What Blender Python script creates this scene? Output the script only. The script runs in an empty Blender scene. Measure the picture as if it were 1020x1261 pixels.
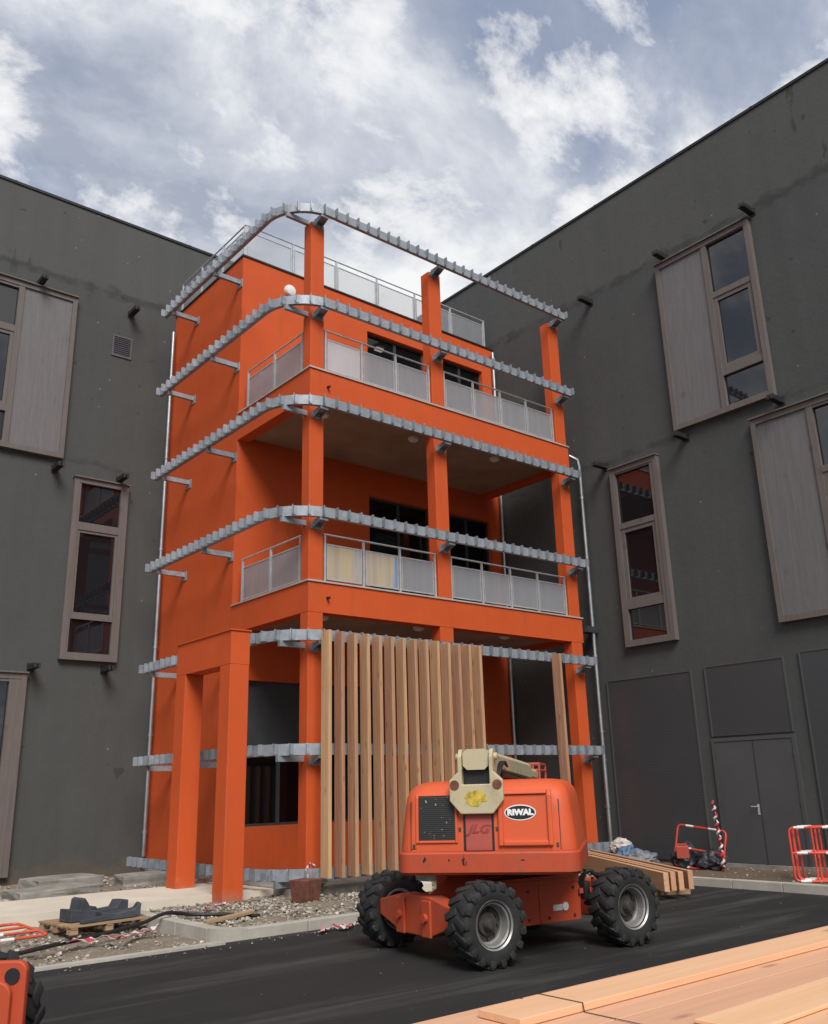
import bpy, bmesh, math, random
from mathutils import Vector, Matrix, noise
R = math.radians
PI = math.pi
random.seed(7)
scene = bpy.context.scene
C = scene.collection

# ---------------------------------------------------------------- camera
cam_d = bpy.data.cameras.new('camera')
cam = bpy.data.objects.new('camera', cam_d); C.objects.link(cam)
cr = Vector((0.7737585634, -0.6329410515, -0.0261402148))
cu = Vector((-0.1657735758, -0.2421364947, 0.9559754387))
cf = Vector((0.6114056, 0.73536083, 0.29228009))
cam.matrix_world = Matrix(((cr.x, cu.x, -cf.x, -8.8866), (cr.y, cu.y, -cf.y, -14.6672), (cr.z, cu.z, -cf.z, 1.8), (0, 0, 0, 1)))
cam_d.sensor_fit = 'VERTICAL'; cam_d.sensor_height = 36; cam_d.lens = 31.54
cam_d.clip_start = 0.05; cam_d.clip_end = 2000
scene.camera = cam

# ---------------------------------------------------------------- sky and sun
SUN_EL, SUN_AZ = 46, 243          # azimuth measured as math angle of the direction towards the sun
world = bpy.data.worlds.new('World'); scene.world = world
world.use_nodes = True
nt = world.node_tree; nt.nodes.clear()
def N(tree, typ, **kw):
    n = tree.nodes.new(typ)
    for k, v in kw.items(): setattr(n, k, v)
    return n
def ramp(tree, stops, interp='LINEAR'):
    n = tree.nodes.new('ShaderNodeValToRGB'); n.color_ramp.interpolation = interp
    e = n.color_ramp.elements
    while len(e) < len(stops): e.new(0.5)
    for i, (p, c) in enumerate(stops):
        e[i].position = p
        e[i].color = c if len(c) == 4 else (*c, 1)
    return n
W_OUT = N(nt, 'ShaderNodeOutputWorld'); W_BG = N(nt, 'ShaderNodeBackground')
W_BG.inputs['Strength'].default_value = 0.1
sky = N(nt, 'ShaderNodeTexSky', sky_type='NISHITA'); sky.sun_disc = False
sky.sun_elevation = R(SUN_EL); sky.sun_rotation = R(90 - SUN_AZ); sky.altitude = 200; sky.dust_density = 2.0
tc = N(nt, 'ShaderNodeTexCoord'); sep = N(nt, 'ShaderNodeSeparateXYZ')
nt.links.new(tc.outputs['Generated'], sep.inputs[0])
def math_n(tree, op, a, b=None, clamp=False):
    n = N(tree, 'ShaderNodeMath', operation=op); n.use_clamp = clamp
    for i, v in enumerate((a, b)):
        if v is None: continue
        if isinstance(v, (int, float)): n.inputs[i].default_value = v
        else: tree.links.new(v, n.inputs[i])
    return n.outputs[0]
zz = math_n(nt, 'ADD', math_n(nt, 'MAXIMUM', sep.outputs[2], 0.0), 0.40)
px = math_n(nt, 'DIVIDE', sep.outputs[0], zz); py = math_n(nt, 'DIVIDE', sep.outputs[1], zz)
cmb = N(nt, 'ShaderNodeCombineXYZ'); nt.links.new(px, cmb.inputs[0]); nt.links.new(py, cmb.inputs[1])
def wnoise(scale, detail, rough, off, dist=0.0):
    mp = N(nt, 'ShaderNodeMapping'); mp.inputs['Location'].default_value = off
    mp.inputs['Rotation'].default_value = (0, 0, R(20)); mp.inputs['Scale'].default_value = (1.0, 1.25, 1)
    nt.links.new(cmb.outputs[0], mp.inputs[0])
    n = N(nt, 'ShaderNodeTexNoise'); n.inputs['Scale'].default_value = scale; n.inputs['Detail'].default_value = detail
    n.inputs['Roughness'].default_value = rough; n.inputs['Distortion'].default_value = dist
    nt.links.new(mp.outputs[0], n.inputs['Vector']); return n.outputs['Fac']
CLOUD_OFF = (7.7, 2.9, 2.0)
big = wnoise(2.3, 14, 0.60, CLOUD_OFF, 0.2)
big = math_n(nt, 'ADD', big, math_n(nt, 'MULTIPLY', math_n(nt, 'SUBTRACT', 0.60, sep.outputs[2]), 0.30))
cover = ramp(nt, [(0.38, (0.0, 0.0, 0.0)), (0.475, (0.42, 0.42, 0.42)), (0.535, (1, 1, 1))]); nt.links.new(big, cover.inputs[0])
shade = wnoise(3.0, 13, 0.60, (8.1, 4.2, 0.5), 0.3)
ccol = ramp(nt, [(0.38, (3.9, 4.35, 5.3)), (0.49, (6.1, 6.45, 7.2)), (0.60, (9.4, 9.45, 9.5))]); nt.links.new(shade, ccol.inputs[0])
blue = N(nt, 'ShaderNodeMix', data_type='RGBA'); blue.inputs[0].default_value = 0.7
nt.links.new(sky.outputs[0], blue.inputs[6]); blue.inputs[7].default_value = (3.6, 4.2, 5.7, 1)
mixc = N(nt, 'ShaderNodeMix', data_type='RGBA')
nt.links.new(cover.outputs[0], mixc.inputs[0]); nt.links.new(blue.outputs[2], mixc.inputs[6]); nt.links.new(ccol.outputs[0], mixc.inputs[7])
puff = wnoise(4.4, 15, 0.62, (1.3, 6.6, 5.0), 0.15)
pr = ramp(nt, [(0.505, (0, 0, 0)), (0.56, (0.65, 0.65, 0.65)), (0.62, (1, 1, 1))]); nt.links.new(puff, pr.inputs[0])
mixp = N(nt, 'ShaderNodeMix', data_type='RGBA'); nt.links.new(pr.outputs[0], mixp.inputs[0]); nt.links.new(mixc.outputs[2], mixp.inputs[6]); mixp.inputs[7].default_value = (9.4, 9.4, 9.5, 1)
nt.links.new(mixp.outputs[2], W_BG.inputs['Color']); nt.links.new(W_BG.outputs[0], W_OUT.inputs[0])

sun_d = bpy.data.lights.new('sun', 'SUN'); sun_d.energy = 3.5; sun_d.angle = R(28); sun_d.color = (1, 0.965, 0.92)
sun = bpy.data.objects.new('sun', sun_d); C.objects.link(sun)
sdir = Vector((math.cos(R(SUN_EL)) * math.cos(R(SUN_AZ)), math.cos(R(SUN_EL)) * math.sin(R(SUN_AZ)), math.sin(R(SUN_EL))))
sun.rotation_euler = sdir.to_track_quat('Z', 'Y').to_euler()
scene.view_settings.view_transform = 'Standard'; scene.view_settings.look = 'None'
scene.view_settings.exposure = 0.0; scene.view_settings.gamma = 1
scene.render.engine = 'CYCLES'

# ---------------------------------------------------------------- materials
def new_mat(name):
    m = bpy.data.materials.new(name); m.use_nodes = True
    t = m.node_tree; return m, t, t.nodes['Principled BSDF']
def tex_noise(t, scale, detail=4, rough=0.55, vec=None, dist=0.0):
    n = N(t, 'ShaderNodeTexNoise'); n.inputs['Scale'].default_value = scale; n.inputs['Detail'].default_value = detail
    n.inputs['Roughness'].default_value = rough; n.inputs['Distortion'].default_value = dist
    if vec is not None: t.links.new(vec, n.inputs['Vector'])
    return n.outputs['Fac']
def pos(t): return N(t, 'ShaderNodeNewGeometry').outputs['Position']
def objc(t): return N(t, 'ShaderNodeTexCoord').outputs['Object']
def mapped(t, vec, scale=(1, 1, 1), loc=(0, 0, 0), rot=(0, 0, 0)):
    m = N(t, 'ShaderNodeMapping'); m.inputs['Scale'].default_value = scale; m.inputs['Location'].default_value = loc
    m.inputs['Rotation'].default_value = rot
    t.links.new(vec, m.inputs[0]); return m.outputs[0]
def mixcol(t, fac, a, b, mode='MIX'):
    n = N(t, 'ShaderNodeMix', data_type='RGBA', blend_type=mode)
    for i, v in ((0, fac), (6, a), (7, b)):
        if isinstance(v, (int, float)): n.inputs[i].default_value = v
        elif isinstance(v, tuple): n.inputs[i].default_value = (*v, 1) if len(v) == 3 else v
        else: t.links.new(v, n.inputs[i])
    return n.outputs[2]
def scal(c, k): return tuple(min(1, x * k) for x in c)
def bump(t, b, h, strength, dist=0.01):
    n = N(t, 'ShaderNodeBump'); n.inputs['Strength'].default_value = strength; n.inputs['Distance'].default_value = dist
    t.links.new(h, n.inputs['Height']); t.links.new(n.outputs[0], b.inputs['Normal'])
def simple(name, col, rough=0.6, metal=0.0, var=0.25, scale=3.0, bmp=0.1, bscale=40, spec=0.4, world=False, coat=0.0):
    m, t, b = new_mat(name)
    v = pos(t) if world else objc(t)
    f = tex_noise(t, scale, 6, 0.6, v)
    r = ramp(t, [(0.3, (0, 0, 0)), (0.7, (1, 1, 1))]); t.links.new(f, r.inputs[0])
    t.links.new(mixcol(t, r.outputs[0], scal(col, 1 - var), scal(col, 1 + var)), b.inputs['Base Color'])
    b.inputs['Roughness'].default_value = rough; b.inputs['Metallic'].default_value = metal
    b.inputs['Specular IOR Level'].default_value = spec
    if coat: b.inputs['Coat Weight'].default_value = coat; b.inputs['Coat Roughness'].default_value = 0.15
    if bmp: bump(t, b, tex_noise(t, bscale, 3, 0.6, v), bmp)
    return m
M = {}
def grey_render(name):
    # charcoal lime render: cloudy trowel marks, dark patched bands, mud at the foot
    m, t, b = new_mat(name); p = pos(t)
    base = mixcol(t, tex_noise(t, 0.55, 6, 0.6, p), (0.0530, 0.0558, 0.0545), (0.0800, 0.0832, 0.0805))
    base = mixcol(t, math_n(t, 'MULTIPLY', tex_noise(t, 3.5, 7, 0.7, p), 0.5), base, (0.092, 0.095, 0.092))
    sp = N(t, 'ShaderNodeSeparateXYZ'); t.links.new(p, sp.inputs[0]); z = sp.outputs[2]
    wob = math_n(t, 'MULTIPLY', math_n(t, 'SUBTRACT', tex_noise(t, 0.6, 4, 0.6, p), 0.5), 0.5)
    zw = math_n(t, 'ADD', z, wob)
    up = N(t, 'ShaderNodeMapRange'); up.inputs[1].default_value = 15.05; up.inputs[2].default_value = 15.25; t.links.new(zw, up.inputs[0])
    base = mixcol(t, math_n(t, 'MULTIPLY', up.outputs[0], 0.5), base, (0.098, 0.097, 0.093))
    def band(zc, w, lo, hi, sc, amount):
        nonlocal base
        d = math_n(t, 'ABSOLUTE', math_n(t, 'SUBTRACT', zw, zc))
        k = math_n(t, 'SUBTRACT', 1.0, math_n(t, 'DIVIDE', d, w), True)
        n = tex_noise(t, sc, 6, 0.65, mapped(t, p, (1, 1, 1.6)))
        s = math_n(t, 'ADD', math_n(t, 'MULTIPLY', k, 0.35), n)
        rr = ramp(t, [(lo, (0, 0, 0)), (hi, (1, 1, 1))]); t.links.new(s, rr.inputs[0])
        f = math_n(t, 'MULTIPLY', math_n(t, 'MULTIPLY', rr.outputs[0], amount), math_n(t, 'MINIMUM', math_n(t, 'MULTIPLY', k, 3.0), 1.0))
        base = mixcol(t, f, base, (0.027, 0.027, 0.027))
    band(15.15, 0.34, 0.68, 0.86, 1.6, 0.5)
    band(10.05, 0.30, 0.74, 0.90, 1.4, 0.4)
    # irregular damp patches and vertical runs high up
    run = tex_noise(t, 1.0, 5, 0.6, mapped(t, p, (1.5, 1.5, 0.35), (4, 1, 0)))
    rr = ramp(t, [(0.63, (0, 0, 0)), (0.66, (1, 1, 1))]); t.links.new(run, rr.inputs[0])
    hi = math_n(t, 'MULTIPLY', math_n(t, 'SUBTRACT', z, 14.5, True), 0.6)
    base = mixcol(t, math_n(t, 'MULTIPLY', rr.outputs[0], math_n(t, 'MINIMUM', hi, 0.6)), base, (0.030, 0.030, 0.031))
    # faint upright runs and broad trowel patches over the whole wall
    st = tex_noise(t, 1.0, 7, 0.6, mapped(t, p, (2.6, 2.6, 0.16), (7, 3, 1)))
    rs = ramp(t, [(0.40, (0, 0, 0)), (0.68, (1, 1, 1))]); t.links.new(st, rs.inputs[0])
    base = mixcol(t, math_n(t, 'MULTIPLY', rs.outputs[0], 0.13), base, (0.033, 0.034, 0.035))
    # small dark dabs and pale spatter
    sp1 = tex_noise(t, 2.3, 2, 0.5, mapped(t, p, (1, 1, 1), (2, 7, 3)))
    r1 = ramp(t, [(0.72, (0, 0, 0)), (0.74, (1, 1, 1))]); t.links.new(sp1, r1.inputs[0])
    base = mixcol(t, math_n(t, 'MULTIPLY', r1.outputs[0], 0.55), base, (0.032, 0.032, 0.032))
    vo = N(t, 'ShaderNodeTexVoronoi'); vo.inputs['Scale'].default_value = 1.7; t.links.new(p, vo.inputs['Vector'])
    r2 = ramp(t, [(0.035, (1, 1, 1)), (0.05, (0, 0, 0))]); t.links.new(vo.outputs['Distance'], r2.inputs[0])
    base = mixcol(t, math_n(t, 'MULTIPLY', r2.outputs[0], 0.4), base, (0.30, 0.30, 0.29))
    # splashed mud along the ground
    k = math_n(t, 'SUBTRACT', 1.0, math_n(t, 'DIVIDE', math_n(t, 'ADD', z, 0.2), 1.0), True)
    s = math_n(t, 'ADD', math_n(t, 'MULTIPLY', k, 0.55), tex_noise(t, 3.0, 8, 0.7, p))
    r3 = ramp(t, [(0.72, (0, 0, 0)), (1.0, (1, 1, 1))]); t.links.new(s, r3.inputs[0])
    base = mixcol(t, math_n(t, 'MULTIPLY', r3.outputs[0], 0.8), base, (0.115, 0.09, 0.062))
    t.links.new(base, b.inputs['Base Color'])
    b.inputs['Roughness'].default_value = 0.88; b.inputs['Specular IOR Level'].default_value = 0.25
    h = math_n(t, 'ADD', tex_noise(t, 14, 6, 0.7, p), math_n(t, 'MULTIPLY', tex_noise(t, 1.3, 3, 0.5, p), 2.0))
    bump(t, b, h, 0.35, 0.02)
    return m
M['grey'] = grey_render('charcoal_render')
def orange_render(name, col):
    m, t, b = new_mat(name); p = pos(t)
    a = mixcol(t, tex_noise(t, 0.8, 6, 0.62, p), scal(col, 0.82), scal(col, 1.10))
    dd = tex_noise(t, 2.7, 8, 0.7, p); rd = ramp(t, [(0.52, (0, 0, 0)), (0.70, (1, 1, 1))]); t.links.new(dd, rd.inputs[0])
    a = mixcol(t, math_n(t, 'MULTIPLY', rd.outputs[0], 0.22), a, (0.44, 0.13, 0.07))
    st = tex_noise(t, 1.0, 6, 0.65, mapped(t, p, (3.5, 3.5, 0.35)))
    rr = ramp(t, [(0.58, (0, 0, 0)), (0.75, (1, 1, 1))]); t.links.new(st, rr.inputs[0])
    a = mixcol(t, math_n(t, 'MULTIPLY', rr.outputs[0], 0.38), a, (0.30, 0.062, 0.03))
    sp = N(t, 'ShaderNodeSeparateXYZ'); t.links.new(p, sp.inputs[0])
    k = math_n(t, 'SUBTRACT', 1.0, math_n(t, 'DIVIDE', math_n(t, 'ADD', sp.outputs[2], 0.1), 0.55), True)
    s = math_n(t, 'ADD', math_n(t, 'MULTIPLY', k, 0.5), tex_noise(t, 4.0, 8, 0.7, p))
    r3 = ramp(t, [(0.75, (0, 0, 0)), (1.05, (1, 1, 1))]); t.links.new(s, r3.inputs[0])
    a = mixcol(t, math_n(t, 'MULTIPLY', r3.outputs[0], 0.6), a, (0.30, 0.20, 0.14))
    t.links.new(a, b.inputs['Base Color'])
    b.inputs['Roughness'].default_value = 0.75; b.inputs['Specular IOR Level'].default_value = 0.3
    bump(t, b, math_n(t, 'ADD', tex_noise(t, 30, 5, 0.7, p), math_n(t, 'MULTIPLY', tex_noise(t, 1.2, 3, 0.5, p), 1.5)), 0.18, 0.012)
    return m
M['orange'] = orange_render('orange_render', (0.57, 0.088, 0.019))
def wood(name, light, dark, axis='X', gscale=1.0, knots=True):
    m, t, b = new_mat(name); o = objc(t)
    info = N(t, 'ShaderNodeObjectInfo')
    sh = N(t, 'ShaderNodeVectorMath', operation='ADD')
    rv = N(t, 'ShaderNodeCombineXYZ')
    for i, k in enumerate((13.0, 37.0, 71.0)): t.links.new(math_n(t, 'MULTIPLY', info.outputs['Random'], k), rv.inputs[i])
    t.links.new(o, sh.inputs[0]); t.links.new(rv.outputs[0], sh.inputs[1]); v = sh.outputs[0]
    sc = {'X': (0.35, 9, 9), 'Z': (9, 9, 0.35)}[axis]
    g = tex_noise(t, 2.6 * gscale, 8, 0.65, mapped(t, v, sc), 0.6)
    rr = ramp(t, [(0.30, (0, 0, 0)), (0.72, (1, 1, 1))]); t.links.new(g, rr.inputs[0])
    col = mixcol(t, rr.outputs[0], dark, light)
    fine = tex_noise(t, 14 * gscale, 4, 0.6, mapped(t, v, sc))
    col = mixcol(t, math_n(t, 'MULTIPLY', fine, 0.25), col, scal(dark, 0.75))
    if knots:
        vo = N(t, 'ShaderNodeTexVoronoi'); vo.inputs['Scale'].default_value = 2.0
        ks = {'X': (0.9, 3.2, 3.2), 'Z': (3.2, 3.2, 0.9)}[axis]
        t.links.new(mapped(t, v, ks), vo.inputs['Vector'])
        rk = ramp(t, [(0.05, (1, 1, 1)), (0.16, (0, 0, 0))]); t.links.new(vo.outputs['Distance'], rk.inputs[0])
        col = mixcol(t, math_n(t, 'MULTIPLY', rk.outputs[0], 0.7), col, scal(dark, 0.45))
    hs = N(t, 'ShaderNodeHueSaturation')
    t.links.new(math_n(t, 'ADD', math_n(t, 'MULTIPLY', info.outputs['Random'], 0.022), 0.484), hs.inputs['Hue'])
    t.links.new(math_n(t, 'ADD', math_n(t, 'MULTIPLY', info.outputs['Random'], 0.30), 0.84), hs.inputs['Value'])
    t.links.new(col, hs.inputs['Color']); t.links.new(hs.outputs[0], b.inputs['Base Color'])
    b.inputs['Roughness'].default_value = 0.7; b.inputs['Specular IOR Level'].default_value = 0.25
    bump(t, b, g, 0.2, 0.004)
    return m
M['slat'] = wood('larch', (0.63, 0.405, 0.225), (0.37, 0.200, 0.108), 'Z')
M['beam'] = wood('fresh_larch', (0.62, 0.38, 0.225), (0.47, 0.255, 0.14), 'X')
M['board'] = wood('planed_pine', (0.72, 0.435, 0.265), (0.63, 0.355, 0.205), 'X', 0.7)
M['pallet'] = wood('rough_pine', (0.48, 0.34, 0.20), (0.28, 0.18, 0.10), 'X', 1.2, False)
def weathered(name, a_, b_):
    m, t, b = new_mat(name); p = pos(t)
    g0 = tex_noise(t, 2.0, 9, 0.68, mapped(t, p, (9, 9, 0.5)), 0.5)
    rg = ramp(t, [(0.20, (0, 0, 0)), (0.80, (1, 1, 1))]); t.links.new(g0, rg.inputs[0]); g = rg.outputs[0]
    c = mixcol(t, g, a_, b_)
    c = mixcol(t, math_n(t, 'MULTIPLY', tex_noise(t, 7, 6, 0.7, p), 0.4), c, scal(a_, 0.8))
    vo = N(t, 'ShaderNodeTexVoronoi'); vo.inputs['Scale'].default_value = 1.5; t.links.new(mapped(t, p, (1, 1, 0.8), (0.3, 0.7, 0)), vo.inputs['Vector'])
    rk = ramp(t, [(0.07, (1, 1, 1)), (0.14, (0, 0, 0))]); t.links.new(vo.outputs['Distance'], rk.inputs[0])
    c = mixcol(t, math_n(t, 'MULTIPLY', rk.outputs[0], 0.35), c, scal(a_, 0.5))
    t.links.new(c, b.inputs['Base Color']); b.inputs['Roughness'].default_value = 0.75
    bump(t, b, g, 0.15, 0.006)
    return m
M['win_frame'] = weathered('weathered_wood_frame', (0.100, 0.084, 0.076), (0.170, 0.146, 0.134))
M['win_panel'] = weathered('weathered_wood_panel', (0.112, 0.106, 0.106), (0.185, 0.176, 0.179))
def glass(name, col=(0.010, 0.010, 0.012), tint=0.0, rough=0.03):
    m, t, b = new_mat(name)
    b.inputs['Base Color'].default_value = (*col, 1); b.inputs['Roughness'].default_value = rough
    b.inputs['Specular IOR Level'].default_value = 0.95
    bump(t, b, tex_noise(t, 0.9, 2, 0.5, pos(t)), 0.03, 0.05)
    if tint:
        tr = N(t, 'ShaderNodeBsdfTransparent'); tr.inputs[0].default_value = (0.75, 0.77, 0.78, 1)
        mx = N(t, 'ShaderNodeMixShader'); mx.inputs[0].default_value = tint
        t.links.new(b.outputs[0], mx.inputs[1]); t.links.new(tr.outputs[0], mx.inputs[2])
        t.links.new(mx.outputs[0], t.nodes['Material Output'].inputs[0])
    return m
M['glass'] = glass('dark_window_glass')
M['door_glass'] = glass('terrace_door_glass', (0.006, 0.006, 0.007), 0.55)
def frosted(name, col, trans=0.30, refl_bands=False):
    m, t, b = new_mat(name); p = pos(t)
    b.inputs['Roughness'].default_value = 0.08; b.inputs['Specular IOR Level'].default_value = 0.9
    c = mixcol(t, tex_noise(t, 2.0, 7, 0.65, mapped(t, p, (4, 4, 0.4))), scal(col, 0.84), scal(col, 1.14))
    if refl_bands:      # striped reflection painted into the pane colour: yellowish and bluish upright bands
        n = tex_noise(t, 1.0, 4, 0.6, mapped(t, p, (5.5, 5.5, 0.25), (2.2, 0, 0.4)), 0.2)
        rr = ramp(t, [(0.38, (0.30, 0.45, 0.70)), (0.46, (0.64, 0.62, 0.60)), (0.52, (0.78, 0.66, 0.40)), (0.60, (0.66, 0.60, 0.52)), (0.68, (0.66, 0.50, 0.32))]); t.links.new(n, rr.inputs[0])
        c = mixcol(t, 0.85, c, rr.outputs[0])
    t.links.new(c, b.inputs['Base Color'])
    tl = N(t, 'ShaderNodeBsdfTranslucent'); t.links.new(c, tl.inputs[0])
    tr = N(t, 'ShaderNodeBsdfTransparent')
    m1 = N(t, 'ShaderNodeMixShader'); m1.inputs[0].default_value = 0.45
    t.links.new(b.outputs[0], m1.inputs[1]); t.links.new(tl.outputs[0], m1.inputs[2])
    m2 = N(t, 'ShaderNodeMixShader'); m2.inputs[0].default_value = trans
    t.links.new(m1.outputs[0], m2.inputs[1]); t.links.new(tr.outputs[0], m2.inputs[2])
    t.links.new(m2.outputs[0], t.nodes['Material Output'].inputs[0])
    return m
M['frost'] = frosted('frosted_glass', (0.50, 0.52, 0.55), 0.34)
M['frost_roof'] = frosted('roof_frosted_glass', (0.62, 0.64, 0.67), 0.72)
M['frost_pale'] = frosted('pale_frosted_glass', (0.74, 0.71, 0.73), 0.05)  # paler, almost opaque pane tone without bands
M['frost_refl'] = frosted('reflection_banded_glass', (0.62, 0.60, 0.58), 0.05, True)
def galv(name):
    m, t, b = new_mat(name); o = pos(t)
    vo = N(t, 'ShaderNodeTexVoronoi'); vo.inputs['Scale'].default_value = 9; t.links.new(o, vo.inputs['Vector'])
    info = N(t, 'ShaderNodeObjectInfo')
    f = math_n(t, 'ADD', math_n(t, 'MULTIPLY', vo.outputs['Color'], 0.45), math_n(t, 'MULTIPLY', info.outputs['Random'], 0.35))
    c = mixcol(t, f, (0.20, 0.225, 0.25), (0.48, 0.52, 0.56))
    c = mixcol(t, math_n(t, 'MULTIPLY', tex_noise(t, 3, 6, 0.7, o), 0.35), c, (0.17, 0.18, 0.20))
    t.links.new(c, b.inputs['Base Color']); b.inputs['Metallic'].default_value = 0.35; b.inputs['Roughness'].default_value = 0.55
    return m
M['galv'] = galv('galvanised_steel')
M['steel'] = simple('brushed_steel', (0.50, 0.51, 0.52), 0.45, 0.35, 0.15, 6, 0.03)
M['zinc'] = simple('zinc_pipe', (0.46, 0.48, 0.50), 0.36, 0.85, 0.2, 3, 0.04, world=True)
M['dark_steel'] = simple('dark_steel', (0.045, 0.045, 0.047), 0.55, 0.5, 0.3, 5)
M['alu_dark'] = simple('anthracite_frame', (0.055, 0.06, 0.065), 0.45, 0.3, 0.15, 4, 0)
M['soffit'] = simple('brown_soffit', (0.30, 0.215, 0.155), 0.8, 0, 0.2, 1.0, 0.15, 20, world=True)
M['white'] = simple('off_white', (0.72, 0.71, 0.69), 0.5, 0, 0.08, 4, 0)
M['flash'] = simple('pale_flashing', (0.55, 0.50, 0.46), 0.45, 0.3, 0.12, 2, 0, world=True)
M['coping'] = simple('black_coping', (0.022, 0.023, 0.025), 0.5, 0.2, 0.2, 2, 0)
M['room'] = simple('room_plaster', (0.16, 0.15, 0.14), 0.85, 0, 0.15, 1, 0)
M['concrete'] = simple('pale_concrete', (0.40, 0.37, 0.32), 0.85, 0, 0.22, 1.4, 0.35, 28, world=True)
M['walk'] = simple('fresh_concrete', (0.60, 0.54, 0.44), 0.85, 0, 0.12, 1.1, 0.25, 30, world=True)
M['old_concrete'] = simple('grey_concrete', (0.24, 0.225, 0.20), 0.9, 0, 0.35, 2.5, 0.5, 22, world=True)
M['rubber'] = simple('tyre_rubber', (0.022, 0.022, 0.022), 0.75, 0, 0.45, 5, 0.25, 60)
M['black'] = simple('black_plastic', (0.018, 0.018, 0.02), 0.5, 0, 0.3, 6, 0.1)
M['bgrey'] = simple('dark_grey_rubber', (0.050, 0.056, 0.066), 0.65, 0, 0.35, 3, 0.2)
M['rim'] = simple('silver_rim', (0.36, 0.35, 0.335), 0.42, 0.55, 0.3, 8, 0.1)
M['hub'] = simple('dirty_hub', (0.06, 0.055, 0.05), 0.6, 0.3, 0.4, 8, 0.15)
def lift_paint(name, col, dirt, amt=0.5, chips=True):
    m, t, b = new_mat(name); o = objc(t)
    c = mixcol(t, tex_noise(t, 2.2, 6, 0.6, o), scal(col, 0.88), scal(col, 1.1))
    n = tex_noise(t, 3.2, 9, 0.72, mapped(t, o, (1, 1, 0.6), (3, 3, 3)))
    rr = ramp(t, [(0.52, (0, 0, 0)), (0.72, (1, 1, 1))]); t.links.new(n, rr.inputs[0])
    c = mixcol(t, math_n(t, 'MULTIPLY', rr.outputs[0], amt), c, dirt)
    if chips:
        n2 = tex_noise(t, 6.5, 5, 0.65, mapped(t, o, (1, 1, 1), (9, 2, 5)))
        r2 = ramp(t, [(0.725, (0, 0, 0)), (0.74, (1, 1, 1))]); t.links.new(n2, r2.inputs[0])
        c = mixcol(t, math_n(t, 'MULTIPLY', r2.outputs[0], 0.85), c, (0.05, 0.035, 0.03))
    t.links.new(c, b.inputs['Base Color'])
    rg = N(t, 'ShaderNodeMapRange'); rg.inputs[3].default_value = 0.38; rg.inputs[4].default_value = 0.75
    t.links.new(n, rg.inputs[0]); t.links.new(rg.outputs[0], b.inputs['Roughness'])
    b.inputs['Specular IOR Level'].default_value = 0.45
    bump(t, b, tex_noise(t, 3, 3, 0.5, o), 0.05, 0.02)
    return m
M['lift_hood'] = lift_paint('orange_hood_plastic', (0.62, 0.094, 0.027), (0.40, 0.105, 0.055), 0.5, False)
M['lift_steel'] = lift_paint('orange_steel_paint', (0.46, 0.066, 0.024), (0.20, 0.075, 0.05), 0.8)
M['lift_worn'] = lift_paint('faded_red_paint', (0.42, 0.075, 0.052), (0.26, 0.08, 0.06), 0.5)
M['cream'] = lift_paint('cream_boom_paint', (0.50, 0.43, 0.27), (0.27, 0.21, 0.12), 0.8)
M['yellow'] = simple('worn_yellow', (0.50, 0.36, 0.05), 0.6, 0, 0.5, 14, 0)
M['badge_black'] = simple('badge_black', (0.012, 0.013, 0.02), 0.4, 0, 0.1, 4, 0)
M['badge_white'] = simple('badge_white', (0.78, 0.77, 0.75), 0.45, 0, 0.05, 4, 0)
M['red'] = simple('barrier_red', (0.62, 0.06, 0.035), 0.45, 0, 0.25, 5, 0.05)
M['red_orange'] = simple('barrier_orange_red', (0.58, 0.10, 0.05), 0.45, 0, 0.2, 5, 0.05)
M['band'] = simple('reflective_white', (0.72, 0.70, 0.68), 0.4, 0, 0.15, 9, 0)
M['rust'] = simple('rusty_plate', (0.15, 0.055, 0.035), 0.8, 0, 0.4, 7, 0.3)
M['cable'] = simple('black_hose', (0.020, 0.018, 0.018), 0.55, 0, 0.2, 3, 0)
M['bag_blue'] = simple('blue_sack', (0.10, 0.16, 0.26), 0.6, 0, 0.4, 6, 0.4, 12)
M['bag_white'] = simple('whitish_sack', (0.50, 0.46, 0.42), 0.7, 0, 0.35, 6, 0.4, 12)
M['bag_dark'] = simple('dark_sack', (0.035, 0.037, 0.045), 0.5, 0, 0.4, 6, 0.4, 12)
M['bag_grey'] = simple('grey_tarp', (0.15, 0.16, 0.18), 0.55, 0, 0.4, 5, 0.4, 12)
def tape_mat():
    m, t, b = new_mat('red_white_tape'); o = objc(t)
    w = N(t, 'ShaderNodeTexWave'); w.bands_direction = 'DIAGONAL'; w.inputs['Scale'].default_value = 2.2
    t.links.new(o, w.inputs['Vector'])
    r = ramp(t, [(0.5, (0.42, 0.045, 0.06)), (0.52, (0.55, 0.50, 0.50))]); t.links.new(w.outputs['Fac'], r.inputs[0])
    t.links.new(r.outputs[0], b.inputs['Base Color']); b.inputs['Roughness'].default_value = 0.4
    return m
M['tape'] = tape_mat()
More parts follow.
